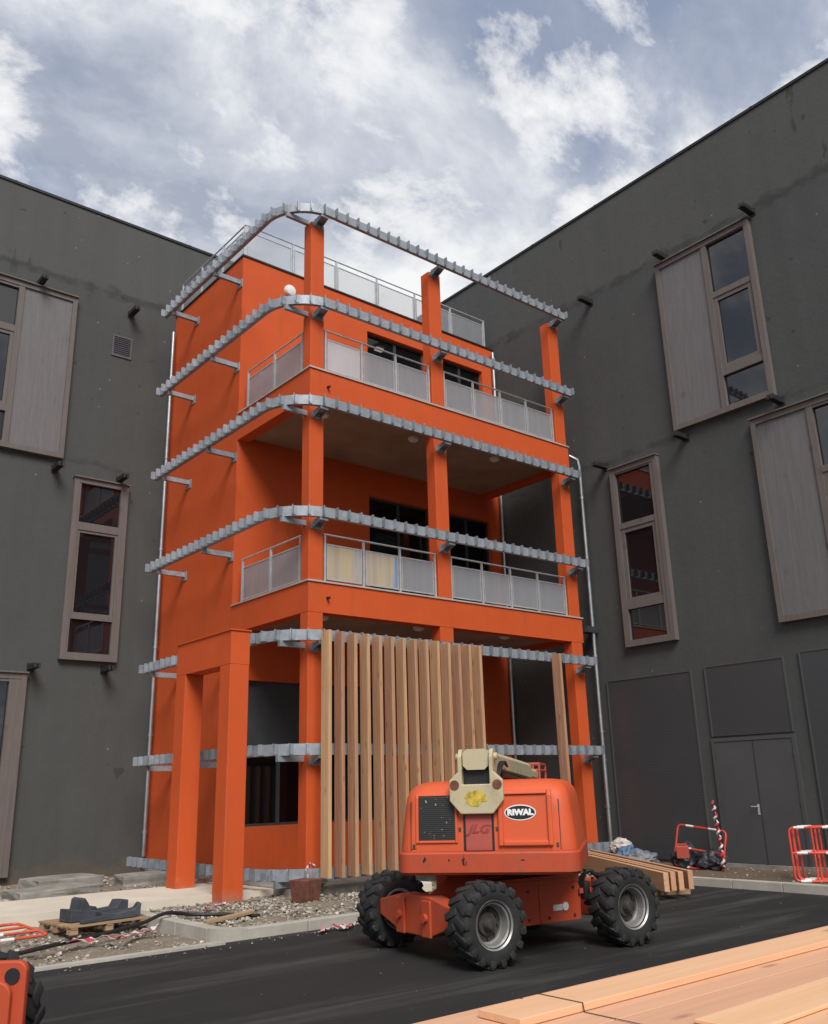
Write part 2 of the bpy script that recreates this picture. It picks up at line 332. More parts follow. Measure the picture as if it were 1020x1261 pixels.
def mesh_mat():
    # fine perforated metal sheet: rows of pressed holes that shimmer, with dust smears
    m, t, b = new_mat('perforated_sheet'); p = pos(t)
    w = N(t, 'ShaderNodeTexWave'); w.bands_direction = 'Z'; w.inputs['Scale'].default_value = 8.6
    w.inputs['Distortion'].default_value = 5.0; w.inputs['Detail'].default_value = 3; w.inputs['Detail Scale'].default_value = 0.35
    t.links.new(p, w.inputs['Vector'])
    w2 = N(t, 'ShaderNodeTexWave'); w2.bands_direction = 'Y'; w2.inputs['Scale'].default_value = 7.3; w2.inputs['Distortion'].default_value = 3.0; t.links.new(p, w2.inputs['Vector'])
    f = math_n(t, 'MULTIPLY', w.outputs['Fac'], math_n(t, 'ADD', math_n(t, 'MULTIPLY', w2.outputs['Fac'], 0.4), 0.6))
    c = mixcol(t, math_n(t, 'MULTIPLY', f, 0.9), (0.054, 0.058, 0.062), (0.100, 0.107, 0.115))
    n = tex_noise(t, 0.9, 6, 0.6, p)
    rr = ramp(t, [(0.55, (0, 0, 0)), (0.8, (1, 1, 1))]); t.links.new(n, rr.inputs[0])
    c = mixcol(t, math_n(t, 'MULTIPLY', rr.outputs[0], 0.35), c, (0.12, 0.12, 0.13))
    t.links.new(c, b.inputs['Base Color']); b.inputs['Roughness'].default_value = 0.38; b.inputs['Metallic'].default_value = 0.35
    bump(t, b, f, 0.03, 0.004)
    return m
M['mesh'] = mesh_mat()
M['door_grey'] = simple('grey_door_paint', (0.070, 0.073, 0.074), 0.5, 0, 0.10, 0.8, 0.03, 10, world=True)
def asphalt():
    m, t, b = new_mat('fresh_asphalt'); p = pos(t)
    c = mixcol(t, tex_noise(t, 1.1, 7, 0.65, p), (0.015, 0.015, 0.0145), (0.028, 0.028, 0.027))
    # dusty sweeps left by wheels, running roughly along x
    s = tex_noise(t, 1.0, 6, 0.62, mapped(t, p, (0.22, 1.5, 1), (0, 0.4, 0), (0, 0, R(-12))), 0.5)
    rr = ramp(t, [(0.50, (0, 0, 0)), (0.70, (1, 1, 1))]); t.links.new(s, rr.inputs[0])
    c = mixcol(t, math_n(t, 'MULTIPLY', rr.outputs[0], 0.85), c, (0.080, 0.078, 0.073))
    fine = tex_noise(t, 90, 3, 0.6, p)
    c = mixcol(t, math_n(t, 'MULTIPLY', fine, 0.45), c, (0.012, 0.012, 0.012))
    vo = N(t, 'ShaderNodeTexVoronoi'); vo.inputs['Scale'].default_value = 3.0; t.links.new(p, vo.inputs['Vector'])
    r2 = ramp(t, [(0.03, (1, 1, 1)), (0.045, (0, 0, 0))]); t.links.new(vo.outputs['Distance'], r2.inputs[0])
    c = mixcol(t, math_n(t, 'MULTIPLY', r2.outputs[0], 0.2), c, (0.16, 0.145, 0.12))
    t.links.new(c, b.inputs['Base Color'])
    b.inputs['Roughness'].default_value = 0.82; b.inputs['Specular IOR Level'].default_value = 0.3
    bump(t, b, tex_noise(t, 120, 3, 0.7, p), 0.5, 0.006)
    return m
M['asphalt'] = asphalt()
def dirt(name, a_, b_, c_):
    m, t, b = new_mat(name); p = pos(t)
    c = mixcol(t, tex_noise(t, 0.9, 8, 0.7, p), a_, b_)
    n = tex_noise(t, 16, 6, 0.75, p)
    rr = ramp(t, [(0.45, (0, 0, 0)), (0.65, (1, 1, 1))]); t.links.new(n, rr.inputs[0])
    c = mixcol(t, math_n(t, 'MULTIPLY', rr.outputs[0], 0.6), c, c_)
    t.links.new(c, b.inputs['Base Color']); b.inputs['Roughness'].default_value = 0.95
    bump(t, b, n, 0.8, 0.03)
    return m
M['dirt'] = dirt('stony_dirt', (0.13, 0.10, 0.07), (0.24, 0.20, 0.15), (0.32, 0.28, 0.22))
M['mud'] = dirt('brown_mud', (0.085, 0.058, 0.036), (0.14, 0.10, 0.065), (0.17, 0.13, 0.09))
def stone_mat():
    m, t, b = new_mat('gravel_stone'); p = pos(t)
    vo = N(t, 'ShaderNodeTexVoronoi'); vo.inputs['Scale'].default_value = 9; t.links.new(p, vo.inputs['Vector'])
    sp = N(t, 'ShaderNodeSeparateColor'); t.links.new(vo.outputs['Color'], sp.inputs[0])
    r = ramp(t, [(0.0, (0.12, 0.10, 0.08)), (0.4, (0.27, 0.24, 0.20)), (0.75, (0.38, 0.33, 0.26)), (1.0, (0.55, 0.51, 0.45))]); t.links.new(sp.outputs[0], r.inputs[0])
    t.links.new(r.outputs[0], b.inputs['Base Color']); b.inputs['Roughness'].default_value = 0.9
    return m
M['stone'] = stone_mat()

# ---------------------------------------------------------------- mesh helpers
class MB:
    def __init__(self): self.bm = bmesh.new()
    def box(self, x0, x1, y0, y1, z0, z1, mat=None, bev=0.0):
        r = bmesh.ops.create_cube(self.bm, size=1.0); vs = r['verts']
        for v in vs: v.co = Vector(((x0 + x1) / 2 + v.co.x * (x1 - x0), (y0 + y1) / 2 + v.co.y * (y1 - y0), (z0 + z1) / 2 + v.co.z * (z1 - z0)))
        if bev:
            es = list({e for v in vs for e in v.link_edges})
            r2 = bmesh.ops.bevel(self.bm, geom=es, offset=bev, segments=2, profile=0.5, affect='EDGES')
            vs = list({v for f in r2['faces'] for v in f.verts} | {v for v in vs if v.is_valid})
        if mat: 
            for v in vs: v.co = mat @ v.co
        return vs
    def prism(self, pts, origin, ax, ay, az, depth):
        # polygon pts in the (ax, ay) plane, extruded by depth along az
        o, ax, ay, az = Vector(origin), Vector(ax), Vector(ay), Vector(az)
        a = [self.bm.verts.new(o + ax * p[0] + ay * p[1]) for p in pts]
        b = [self.bm.verts.new(o + ax * p[0] + ay * p[1] + az * depth) for p in pts]
        n = len(pts); fs = [self.bm.faces.new(a), self.bm.faces.new(list(reversed(b)))]
        for i in range(n): fs.append(self.bm.faces.new((a[(i + 1) % n], a[i], b[i], b[(i + 1) % n])))
        bmesh.ops.recalc_face_normals(self.bm, faces=fs)
    def tube(self, pts, r, n=8, cap=True, rfun=None):
        pts = [Vector(p) for p in pts]; rings = []
        up = Vector((0, 0, 1)); last = None
        for i, p in enumerate(pts):
            d = (pts[min(i + 1, len(pts) - 1)] - pts[max(i - 1, 0)]).normalized()
            if last is None:
                a = d.cross(up if abs(d.z) < 0.95 else Vector((1, 0, 0))).normalized()
            else:
                a = (last - d * last.dot(d)).normalized()
            last = a; b = d.cross(a).normalized(); rr = rfun(i) if rfun else r
            rings.append([self.bm.verts.new(p + (a * math.cos(2 * PI * k / n) + b * math.sin(2 * PI * k / n)) * rr) for k in range(n)])
        fs = []
        for i in range(len(rings) - 1):
            for k in range(n): fs.append(self.bm.faces.new((rings[i][k], rings[i][(k + 1) % n], rings[i + 1][(k + 1) % n], rings[i + 1][k])))
        if cap: fs += [self.bm.faces.new(rings[0]), self.bm.faces.new(list(reversed(rings[-1])))]
        bmesh.ops.recalc_face_normals(self.bm, faces=fs)
    def lathe(self, prof, n=40, mat=None, closed=False):
        # profile of (radius, along-axis); axis is local y
        rings = [[self.bm.verts.new(Vector((r * math.cos(2 * PI * k / n), a, r * math.sin(2 * PI * k / n)))) for k in range(n)] for r, a in prof]
        fs = []; m = len(rings)
        for i in range(m if closed else m - 1):
            j = (i + 1) % m
            for k in range(n): fs.append(self.bm.faces.new((rings[i][k], rings[i][(k + 1) % n], rings[j][(k + 1) % n], rings[j][k])))
        if not closed:
            for rg in (rings[0], rings[-1]):
                try: fs.append(self.bm.faces.new(rg))
                except ValueError: pass
        bmesh.ops.recalc_face_normals(self.bm, faces=fs)
        if mat:
            for rg in rings:
                for v in rg: v.co = mat @ v.co
    def sweep(self, pts, prof):
        # plan path, profile of (inward offset, z)
        pts = [Vector((p[0], p[1], 0)) for p in pts]; rings = []
        for i, p in enumerate(pts):
            d = (pts[min(i + 1, len(pts) - 1)] - pts[max(i - 1, 0)]).normalized()
            nrm = Vector((-d.y, d.x, 0))
            rings.append([self.bm.verts.new(p + nrm * a + Vector((0, 0, z))) for a, z in prof])
        n = len(prof); fs = []
        for i in range(len(rings) - 1):
            for k in range(n): fs.append(self.bm.faces.new((rings[i][k], rings[i][(k + 1) % n], rings[i + 1][(k + 1) % n], rings[i + 1][k])))
        fs += [self.bm.faces.new(rings[0]), self.bm.faces.new(list(reversed(rings[-1])))]
        bmesh.ops.recalc_face_normals(self.bm, faces=fs)
    def loft(self, rings, cap=True):
        rs = [[self.bm.verts.new(Vector(p)) for p in rg] for rg in rings]; fs = []; n = len(rs[0])
        for i in range(len(rs) - 1):
            for k in range(n): fs.append(self.bm.faces.new((rs[i][k], rs[i][(k + 1) % n], rs[i + 1][(k + 1) % n], rs[i + 1][k])))
        if cap: fs += [self.bm.faces.new(rs[0]), self.bm.faces.new(list(reversed(rs[-1])))]
        bmesh.ops.recalc_face_normals(self.bm, faces=fs)
    def xf(self, mat):
        bmesh.ops.transform(self.bm, matrix=mat, verts=self.bm.verts[:]); return self
    def build(self, name, mat, parent=None, loc=None, local=False, smooth=False, bevel=0.0):
        # vertices are in world space unless local; loc is the object's origin in world space
        me = bpy.data.meshes.new(name)
        org = Vector(loc) if loc is not None else (world_loc(parent) if parent else Vector((0, 0, 0)))
        if not local: bmesh.ops.translate(self.bm, vec=-org, verts=self.bm.verts[:])
        self.bm.normal_update()
        if smooth:
            for f in self.bm.faces: f.smooth = True
            for e in self.bm.edges:
                if len(e.link_faces) == 2 and e.calc_face_angle(0) > R(38): e.smooth = False
        self.bm.to_mesh(me); self.bm.free()
        me.materials.append(mat)
        o = bpy.data.objects.new(name, me); C.objects.link(o)
        if parent:
            o.parent = parent; o.location = (0, 0, 0) if local else org - world_loc(parent)
        else: o.location = org
        if bevel:
            md = o.modifiers.new('bevel', 'BEVEL'); md.width = bevel; md.segments = 2; md.limit_method = 'ANGLE'; md.angle_limit = R(40)
        return o
def world_loc(o):
    v = Vector((0, 0, 0))
    while o: v = v + o.location; o = o.parent
    return v
def smooth_path(pts, n=8):
    P = [Vector(p) for p in pts]; out = []
    for i in range(len(P) - 1):
        a, b, c, d = P[max(i - 1, 0)], P[i], P[i + 1], P[min(i + 2, len(P) - 1)]
        for k in range(n):
            t = k / n; out.append(0.5 * ((2 * b) + (c - a) * t + (2 * a - 5 * b + 4 * c - d) * t * t + (3 * b - a - 3 * c + d) * t ** 3))
    return out + [P[-1]]
def tag(o, label=None, cat=None, group=None, kind=None):
    if label: o['label'] = label
    if cat: o['category'] = cat
    if group: o['group'] = group
    if kind: o['kind'] = kind
    return o
def thing(name, label, cat, loc=(0, 0, 0), group=None, rotz=0.0):
    o = bpy.data.objects.new(name, None); C.objects.link(o); o.location = loc; o.rotation_euler = (0, 0, rotz)
    o.empty_display_size = 0.2
    return tag(o, label, cat, group)
def copy_tree(o, parent=None):
    c = o.copy(); C.objects.link(c)
    if parent: c.parent = parent
    for ch in list(o.children): copy_tree(ch, c)
    return c
ORD = ['first', 'second', 'third', 'fourth', 'fifth', 'sixth', 'seventh', 'eighth', 'ninth', 'tenth', 'eleventh', 'twelfth', 'thirteenth', 'fourteenth']

# ---------------------------------------------------------------- setting: ground, road, kerbs, walkway
GZ = -0.15                        # asphalt level
XW, YW, H = 9.75, 7.55, 17.8      # wall planes of the two charcoal wings, their height
def sheet(name, x0, x1, y0, y1, z, mat, kind='structure', nx=1, ny=1, amp=0.0, fr=0.8, edge=True):
    mb = MB(); vs = []
    for j in range(ny + 1):
        row = []
        for i in range(nx + 1):
            x = x0 + (x1 - x0) * i / nx; y = y0 + (y1 - y0) * j / ny
            dz = noise.fractal(Vector((x * fr, y * fr, 3.1)), 0.8, 2.0, 5) * amp if amp else 0
            if amp and edge and (i in (0, nx) or j in (0, ny)): dz = 0
            row.append(mb.bm.verts.new((x, y, z + dz)))
        vs.append(row)
    for j in range(ny):
        for i in range(nx): mb.bm.faces.new((vs[j][i], vs[j][i + 1], vs[j + 1][i + 1], vs[j + 1][i]))
    return tag(mb.build(name, mat, smooth=amp > 0), kind=kind)
sheet('ground', -400, 400, -400, 400, -0.42, M['dirt'])
sheet('asphalt_road', -80, 6.9, -80, -2.75, GZ, M['asphalt'])
sheet('soil', -40, -2.5, -2.75, 1.05, -0.19, M['dirt'], nx=190, ny=46, amp=0.09, fr=1.6)
sheet('soil', -40, 1.5, 2.9, 7.54, -0.06, M['dirt'], nx=130, ny=36, amp=0.10, fr=1.1)
sheet('gravel_bed', -2.3, 6.9, -2.5, 1.3, -0.08, M['dirt'], nx=80, ny=40, amp=0.07, fr=1.4)
sheet('mud_strip', 6.9, 9.74, -40, 3.0, -0.06, M['mud'], nx=20, ny=200, amp=0.05, fr=1.2)
mb = MB(); mb.box(-40, -0.1, 0.95, 3.15, -0.3, 0.05); mb.box(-0.1, 0.55, 0.95, 3.15, -0.3, 0.046)
tag(mb.build('footpath', M['walk']), kind='structure')
mb = MB()
# raised kerb round the gravel bed and along the road, broken into stones by fine gaps
def kerb_run(p, q, w, z0, z1, step=1.0, gap=0.008):
    p, q = Vector((*p, 0)), Vector((*q, 0)); d = q - p; L = d.length; d.normalize(); n = Vector((-d.y, d.x, 0)); s = 0
    while s < L - 0.01:
        e = min(s + step, L)
        mat = Matrix(((d.x, n.x, 0, p.x), (d.y, n.y, 0, p.y), (0, 0, 1, 0), (0, 0, 0, 1)))
        mb.box(s + gap / 2, e - gap / 2, 0, w, z0, z1 + random.uniform(-0.004, 0.004), mat, 0.012); s = e
kerb_run((-2.15, -2.72), (6.88, -2.72), 0.17, -0.35, -0.01)
kerb_run((-2.35, -2.316), (-2.35, 0.93), 0.2, -0.35, 0.0)
# rounded corner stone
pts = [(-2.55 + 0.4 * 0, -2.45)]
arc = [(-2.15 - 0.4 * math.cos(a), -2.32 - 0.4 * math.sin(a)) for a in [PI / 2 * k / 8 for k in range(9)]]
arc_i = [(-2.15 - 0.2 * math.cos(a), -2.32 - 0.23 * math.sin(a)) for a in [PI / 2 * k / 8 for k in range(9)]]
mb.prism(arc + list(reversed(arc_i)), (0, 0, -0.35), (1, 0, 0), (0, 1, 0), (0, 0, 1), 0.346)
kerb_run((6.9, -2.55), (6.9, -40), 0.16, -0.35, 0.0)
tag(mb.build('kerb', M['concrete']), kind='structure')
mb = MB(); mb.box(-40, -2.57, -2.90, -2.755, -0.35, -0.118); tag(mb.build('edging_strip', M['concrete']), kind='structure')

def stones(name, areas):
    tb = bmesh.new(); bmesh.ops.create_icosphere(tb, subdivisions=1, radius=0.5)
    bv = [v.co.copy() for v in tb.verts]; bf = [[v.index for v in f.verts] for f in tb.faces]; tb.free()
    vs, fs = [], []
    for (x0, x1, y0, y1, z, n, s0, s1) in areas:
        for _ in range(n):
            s = random.uniform(s0, s1) * random.choice((0.6, 0.8, 1, 1, 1.5))
            m = Matrix.Translation((random.uniform(x0, x1), random.uniform(y0, y1), z + random.uniform(-0.02, 0.03))) @ Matrix.Rotation(random.uniform(0, 6.3), 4, 'Z') @ Matrix.Rotation(random.uniform(-0.6, 0.6), 4, 'X') @ Matrix.Diagonal((s, s * random.uniform(0.55, 0.9), s * random.uniform(0.35, 0.7), 1))
            k = len(vs); j = s * 0.09
            vs += [m @ v + Vector((random.uniform(-j, j), random.uniform(-j, j), random.uniform(-j, j))) for v in bv]
            fs += [[i + k for i in f] for f in bf]
    me = bpy.data.meshes.new(name); me.from_pydata(vs, [], fs); me.materials.append(M['stone'])
    o = bpy.data.objects.new(name, me); C.objects.link(o); return o
tag(stones('gravel', [(-2.3, 1.9, -2.45, 0.85, -0.075, 3200, 0.025, 0.075), (1.5, 6.8, -2.45, 1.2, -0.07, 1200, 0.025, 0.07),
                      (-5.6, -2.6, -2.7, 0.9, -0.20, 2200, 0.018, 0.06), (-5.6, -2.6, -2.7, 0.9, -0.20, 160, 0.06, 0.11), (-5.0, 1.0, 3.2, 7.4, -0.05, 1100, 0.03, 0.10)]), 'loose pale gravel and pebbles over the bare soil', 'gravel', kind='stuff')
tag(stones('grit', [(-5.5, 6.8, -3.25, -2.78, GZ, 420, 0.008, 0.03), (-5.5, 6.5, -10, -3.2, GZ, 130, 0.005, 0.015), (-1.5, 3, -4.5, -2.8, GZ, 160, 0.008, 0.03)]), 'fine loose grit strewn over the asphalt', 'grit', kind='stuff')
tag(stones('pebbles', [(7.1, 9.6, -8, 2.5, -0.05, 260, 0.02, 0.07)]), 'scattered pebbles on the mud beside the double door', 'pebbles', kind='stuff')

# ---------------------------------------------------------------- the two charcoal wings
def wing(label, x0, x1, y0, y1, side):
    hh = H - 0.34 if side == 'L' else H
    o = thing('charcoal_building', label, 'building', ((x0 + x1) / 2, (y0 + y1) / 2, 0), 'charcoal rendered wings round the yard')
    mb = MB(); mb.box(x0, x1, y0, y1, -0.4, hh); mb.build('wall', M['grey'], o)
    mb = MB(); e = 0.035
    if side == 'L': mb.box(x0, x1 - 0.05, y0 - e, y0 + 0.4, hh + 0.003, hh + 0.08)
    else: mb.box(x0 - e, x0 + 0.4, y0, y1, hh + 0.003, hh + 0.08)
    for k in range(14):
        if side == 'L': mb.box(x1 - 1.2 - 2.5 * k, x1 - 1.13 - 2.5 * k, y0 - e - 0.004, y0 + 0.41, hh + 0.02, hh + 0.086)
        else: mb.box(x0 - e - 0.004, x0 + 0.41, y1 - 9.5 - 2.5 * k, y1 - 9.43 - 2.5 * k, hh + 0.02, hh + 0.086)
    mb.build('coping', M['coping'], o)
    return o
left = wing('long charcoal rendered wing at the left behind the paving slabs', -34, XW - 0.004, YW, YW + 11, 'L')
right = wing('tall charcoal rendered wing at the right with the double door', XW, XW + 12, -30, YW + 11, 'R')
def fbox(mb, side, u0, u1, d0, d1, z0, z1):
    # box on a wing wall: u along the wall, d out of it
    a, b = min(u0, u1), max(u0, u1)
    if side == 'L': mb.box(a, b, YW - d1, YW - d0, z0, z1)
    else: mb.box(XW - d1, XW - d0, a, b, z0, z1)
def origin(side, u, z): return (u, YW, z) if side == 'L' else (XW, u, z)
def window(par, side, u0, u1, z0, z1, cols, label=None):
    # u0 is the edge nearest the inner corner; cols = list of (ua, ub, kind, rows); frame stands 0.14 proud
    s = 1 if u1 > u0 else -1; T = 0.12
    lo, hi = min(u0, u1), max(u0, u1)
    mb = MB()
    fbox(mb, side, lo, lo + T, -0.01, 0.15, z0, z1); fbox(mb, side, hi - T, hi, -0.01, 0.15, z0, z1)
    fbox(mb, side, lo + T, hi - T, -0.01, 0.145, z0, z0 + 0.13); fbox(mb, side, lo + T, hi - T, -0.01, 0.145, z1 - 0.13, z1)
    fbox(mb, side, lo - 0.02, hi + 0.02, -0.01, 0.20, z1 + 0.002, z1 + 0.035)           # weather drip board
    fillers = []
    for (ua, ub, kind, rows) in cols:
        a, b = min(ua, ub), max(ua, ub)
        if kind == 'panel': fillers.append(('panel', a, b, z0 + 0.13, z1 - 0.13, None)); continue
        prev = z0 + 0.13
        for (r0, r1, inset) in rows:
            if r0 - prev > 0.01: fbox(mb, side, a, b, 0, 0.125, prev, r0)
            fillers.append(('pane', a, b, r0, r1, inset)); prev = r1
        if z1 - 0.13 - prev > 0.01: fbox(mb, side, a, b, 0, 0.125, prev, z1 - 0.13)
    cs = sorted([(min(c[0], c[1]), max(c[0], c[1])) for c in cols]); edge = lo + T
    for a, b in cs + [(hi - T, hi)]:
        if a - edge > 0.01: fbox(mb, side, edge, a, 0, 0.135, z0 + 0.13, z1 - 0.13)
        edge = b
    w = mb.build('window', M['win_frame'], par, loc=origin(side, (lo + hi) / 2, z0))
    if label: w['label'] = label
    for kind, a, b, r0, r1, inset in fillers:
        mb = MB()
        if kind == 'panel':
            fbox(mb, side, a, b, 0.0, 0.10, r0, r1); mb.build('panel', M['win_panel'], w)
        else:
            if inset:
                i0, i1 = (inset, 0.06)
                fr = MB()
                fbox(fr, side, a, a + inset, 0, 0.105, r0, r1); fbox(fr, side, b - inset, b, 0, 0.105, r0, r1)
                fbox(fr, side, a + inset, b - inset, 0, 0.10, r0, r0 + inset); fbox(fr, side, a + inset, b - inset, 0, 0.10, r1 - inset, r1)
                fr.build('sash', M['win_frame'], w)
                fbox(mb, side, a + inset, b - inset, 0.0, 0.055, r0 + inset, r1 - inset)
            else: fbox(mb, side, a, b, 0.0, 0.05, r0, r1)
            mb.build('pane', M['glass'], w)
    return w
ROWS = lambda z: [(z + 0.16, z + 0.94, 0), (z + 1.12, z + 3.05, 0.11), (z + 3.2, z + 4.55, 0)]
window(right, 'R', -2.72, -5.43, 10.16, 14.86, [(-2.84, -4.10, 'panel', None), (-4.24, -5.29, 'pane', ROWS(10.16))])
window(right, 'R', -4.75, -7.46, 5.0, 9.74, [(-4.87, -6.08, 'panel', None), (-6.22, -7.32, 'pane', ROWS(5.0))])
window(right, 'R', -0.61, -2.10, 5.0, 9.72, [(-0.77, -1.87, 'pane', ROWS(5.0))])
window(left, 'L', -2.07, -4.78, 10.0, 14.58, [(-2.19, -3.42, 'panel', None), (-3.56, -4.64, 'pane', [(10.16, 10.94, 0), (11.1, 13.12, 0.09), (13.3, 14.38, 0)])])
window(left, 'L', -0.31, -1.73, 4.95, 9.58, [(-0.50, -1.55, 'pane', [(5.13, 5.95, 0), (6.05, 8.22, 0.07), (8.42, 9.44, 0)])])
window(left, 'L', -2.42, -5.1, 0.12, 4.56, [(-2.80, -3.75, 'pane', [(0.3, 2.32, 0.05), (2.45, 4.36, 0)]), (-3.9, -4.96, 'panel', None)])
mb = MB()          # small ventilation grille in the left wing
for (a, b, c, d) in ((-1.02, -0.46, 13.28, 13.33), (-1.02, -0.46, 13.87, 13.92)): fbox(mb, 'L', a, b, 0, 0.03, c, d)
for (a, b) in ((-1.02, -0.97), (-0.51, -0.46)): fbox(mb, 'L', a, b, 0, 0.032, 13.33, 13.87)
vg = mb.build('vent_grille', simple('vent_frame', (0.09, 0.09, 0.088), 0.5), left, loc=(-0.74, YW, 13.6))
mb = MB()
for k in range(9): fbox(mb, 'L', -0.97, -0.51, 0.0, 0.018, 13.335 + k * 0.06, 13.37 + k * 0.06)
mb.build('louvre', simple('vent_slats', (0.05, 0.05, 0.062), 0.5), vg)
# perforated sheets and double door on the right wing
def screen(u0, u1, z0, z1):
    mb = MB(); fbox(mb, 'R', u0, u1, 0, 0.025, z0, z1)
    s = mb.build('perforated_screen', M['mesh'], right, loc=(XW, (u0 + u1) / 2, z0))
    mb = MB(); lo, hi = min(u0, u1), max(u0, u1)
    fbox(mb, 'R', lo - 0.035, lo, 0, 0.04, z0, z1); fbox(mb, 'R', hi, hi + 0.035, 0, 0.04, z0, z1); fbox(mb, 'R', lo - 0.035, hi + 0.035, 0, 0.038, z1, z1 + 0.03)
    mb.build('trim', M['door_grey'], s)
screen(0.15, -2.3, 0.02, 4.22); screen(-2.72, -4.63, 2.70, 4.26); screen(-5.05, -7.0, 0.02, 4.32)
mb = MB()
fbox(mb, 'R', -2.66, -2.74, 0, 0.05, 0.02, 2.66); fbox(mb, 'R', -4.60, -4.68, 0, 0.05, 0.02, 2.66); fbox(mb, 'R', -2.74, -4.60, 0, 0.048, 2.58, 2.658)
dr = mb.build('door', M['door_grey'], right, loc=(XW, -3.67, 0.02))
for a, b in ((-2.745, -3.68), (-3.688, -4.595)):
    mb = MB(); fbox(mb, 'R', a, b, 0, 0.035, 0.03, 2.572); mb.build('leaf', M['door_grey'], dr)
for u in (-2.742, -4.598):
    for z in (0.35, 1.25, 2.25):
        mb = MB(); mb.tube([(XW - 0.045, u, z - 0.06), (XW - 0.045, u, z + 0.06)], 0.012, 8); mb.build('hinge', M['alu_dark'], dr)
mb = MB(); fbox(mb, 'R', -3.676, -3.690, 0.036, 0.044, 0.04, 2.56); mb.build('astragal', M['alu_dark'], dr)
mb = MB(); fbox(mb, 'R', -3.60, -3.645, 0.034, 0.045, 1.02, 1.24); mb.tube([(XW - 0.04, -3.622, 1.19), (XW - 0.10, -3.622, 1.19), (XW - 0.10, -3.48, 1.19)], 0.011, 8)
mb.build('handle', M['steel'], dr)
mb = MB(); fbox(mb, 'R', -2.3, -5.05, 0.0, 0.10, -0.1, 0.018); mb.build('sill', M['old_concrete'], right, loc=(XW, -3.67, -0.1))

# black steel stub brackets waiting for cladding
def bracket(side, u, z, label):
    o = thing('wall_bracket', label, 'bracket', origin(side, u, z), 'steel stub brackets on the charcoal wings')
    mb = MB(); fbox(mb, side, u - 0.085, u + 0.085, 0, 0.012, z - 0.11, z + 0.11); mb.build('base_plate', M['dark_steel'], o)
    for s in (-1, 1):
        mb = MB(); fbox(mb, side, u + s * 0.045 - 0.03, u + s * 0.045 + 0.03, 0.012, 0.52, z - 0.055, z + 0.055); mb.build('arm', M['dark_steel'], o)
for u, z, l in ((-0.42, 14.90, 'dark stub bracket on the right wing, just beyond the top slat rail end'),
                (-3.0, 15.02, 'dark stub bracket over the panel half of the top right window'),
                (-5.52, 15.02, 'dark stub bracket over the glass edge of the top right window'),
                (-0.42, 9.90, 'dark stub bracket at the upper corner of the narrow right window'),
                (-2.95, 9.93, 'dark stub bracket below the panel corner of the top right window'),
                (-5.5, 9.99, 'dark stub bracket below the glass corner of the top right window')): bracket('R', u, z, l)
for u, z, l in ((-3.05, 14.72, 'dark stub bracket above the boarded window at the top left'),
                (-0.56, 14.66, 'dark stub bracket above the small vent grille'),
                (-2.22, 9.72, 'grey stub bracket under the boarded window at the top left'),
                (-0.55, 9.74, 'grey stub bracket above the tall narrow left window'),
                (-2.33, 4.72, 'grey stub bracket above the lower left doorway frame'),
                (-0.58, 4.76, 'grey stub bracket under the tall narrow left window')): bracket('L', u, z, l)

# ---------------------------------------------------------------- orange tower
FX, FY, RY = 0.8, 0.39, 3.6       # left face, front face, recessed wall
EX = 9.2                          # right end of slabs
tower = thing('orange_tower', 'bright orange stair tower with open terraces between the charcoal wings', 'building', (5, 4, 0))
def wall_open(name, mat, x0, x1, y0, y1, z0, z1, holes, parent):
    xs = sorted({x0, x1, *[h[0] for h in holes], *[h[1] for h in holes]}); zs = sorted({z0, z1, *[h[2] for h in holes], *[h[3] for h in holes]})
    mb = MB(); bm = mb.bm; g = {}
    def vtx(x, y, z):
        k = (round(x, 4), y, round(z, 4))
        if k not in g: g[k] = bm.verts.new((x, y, z))
        return g[k]
    solid = lambda i, j: 0 <= i < len(xs) - 1 and 0 <= j < len(zs) - 1 and not any(h[0] <= (xs[i] + xs[i + 1]) / 2 <= h[1] and h[2] <= (zs[j] + zs[j + 1]) / 2 <= h[3] for h in holes)
    for i in range(len(xs) - 1):
        for j in range(len(zs) - 1):
            if not solid(i, j): continue
            a, b, c, d = xs[i], xs[i + 1], zs[j], zs[j + 1]
            for y in (y0, y1): bm.faces.new((vtx(a, y, c), vtx(b, y, c), vtx(b, y, d), vtx(a, y, d)))
            for di, dj, p, q in ((-1, 0, (a, c), (a, d)), (1, 0, (b, c), (b, d)), (0, -1, (a, c), (b, c)), (0, 1, (a, d), (b, d))):
                if not solid(i + di, j + dj): bm.faces.new((vtx(p[0], y0, p[1]), vtx(q[0], y0, q[1]), vtx(q[0], y1, q[1]), vtx(p[0], y1, p[1])))
    bmesh.ops.recalc_face_normals(bm, faces=bm.faces[:])
    return mb.build(name, mat, parent)
S1, S2, TOP = (5.22, 5.84), (9.93, 10.60), 15.03
holes = [(1.22, 5.2, 1.05, 4.2), (4.76, 6.9, S1[1] + 0.04, 9.26), (7.55, 9.25, S1[1] + 0.04, 9.26), (4.76, 6.9, S2[1] + 0.04, 14.16), (7.55, 9.22, S2[1] + 0.04, 14.16)]
wall_open('front_wall', M['orange'], FX, XW - 0.004, RY, RY + 0.3, -0.3, TOP, holes, tower)
mb = MB(); mb.box(FX, FX + 0.3, RY + 0.3, YW - 0.004, -0.3, TOP); mb.build('side_wall', M['orange'], tower)
mb = MB()
mb.box(FX - 0.03, XW - 0.01, RY - 0.03, RY + 0.33, TOP + 0.002, TOP + 0.05); mb.box(FX - 0.03, FX + 0.33, RY + 0.33, YW - 0.01, TOP + 0.002, TOP + 0.05)
mb.build('parapet_coping', M['coping'], tower)
mb = MB()
for z0, z1 in ((0, 0.06), S1, S2, (14.66, 14.85)): mb.box(FX + 0.3, XW - 0.005, RY + 0.3, YW - 0.006, z0, z1)
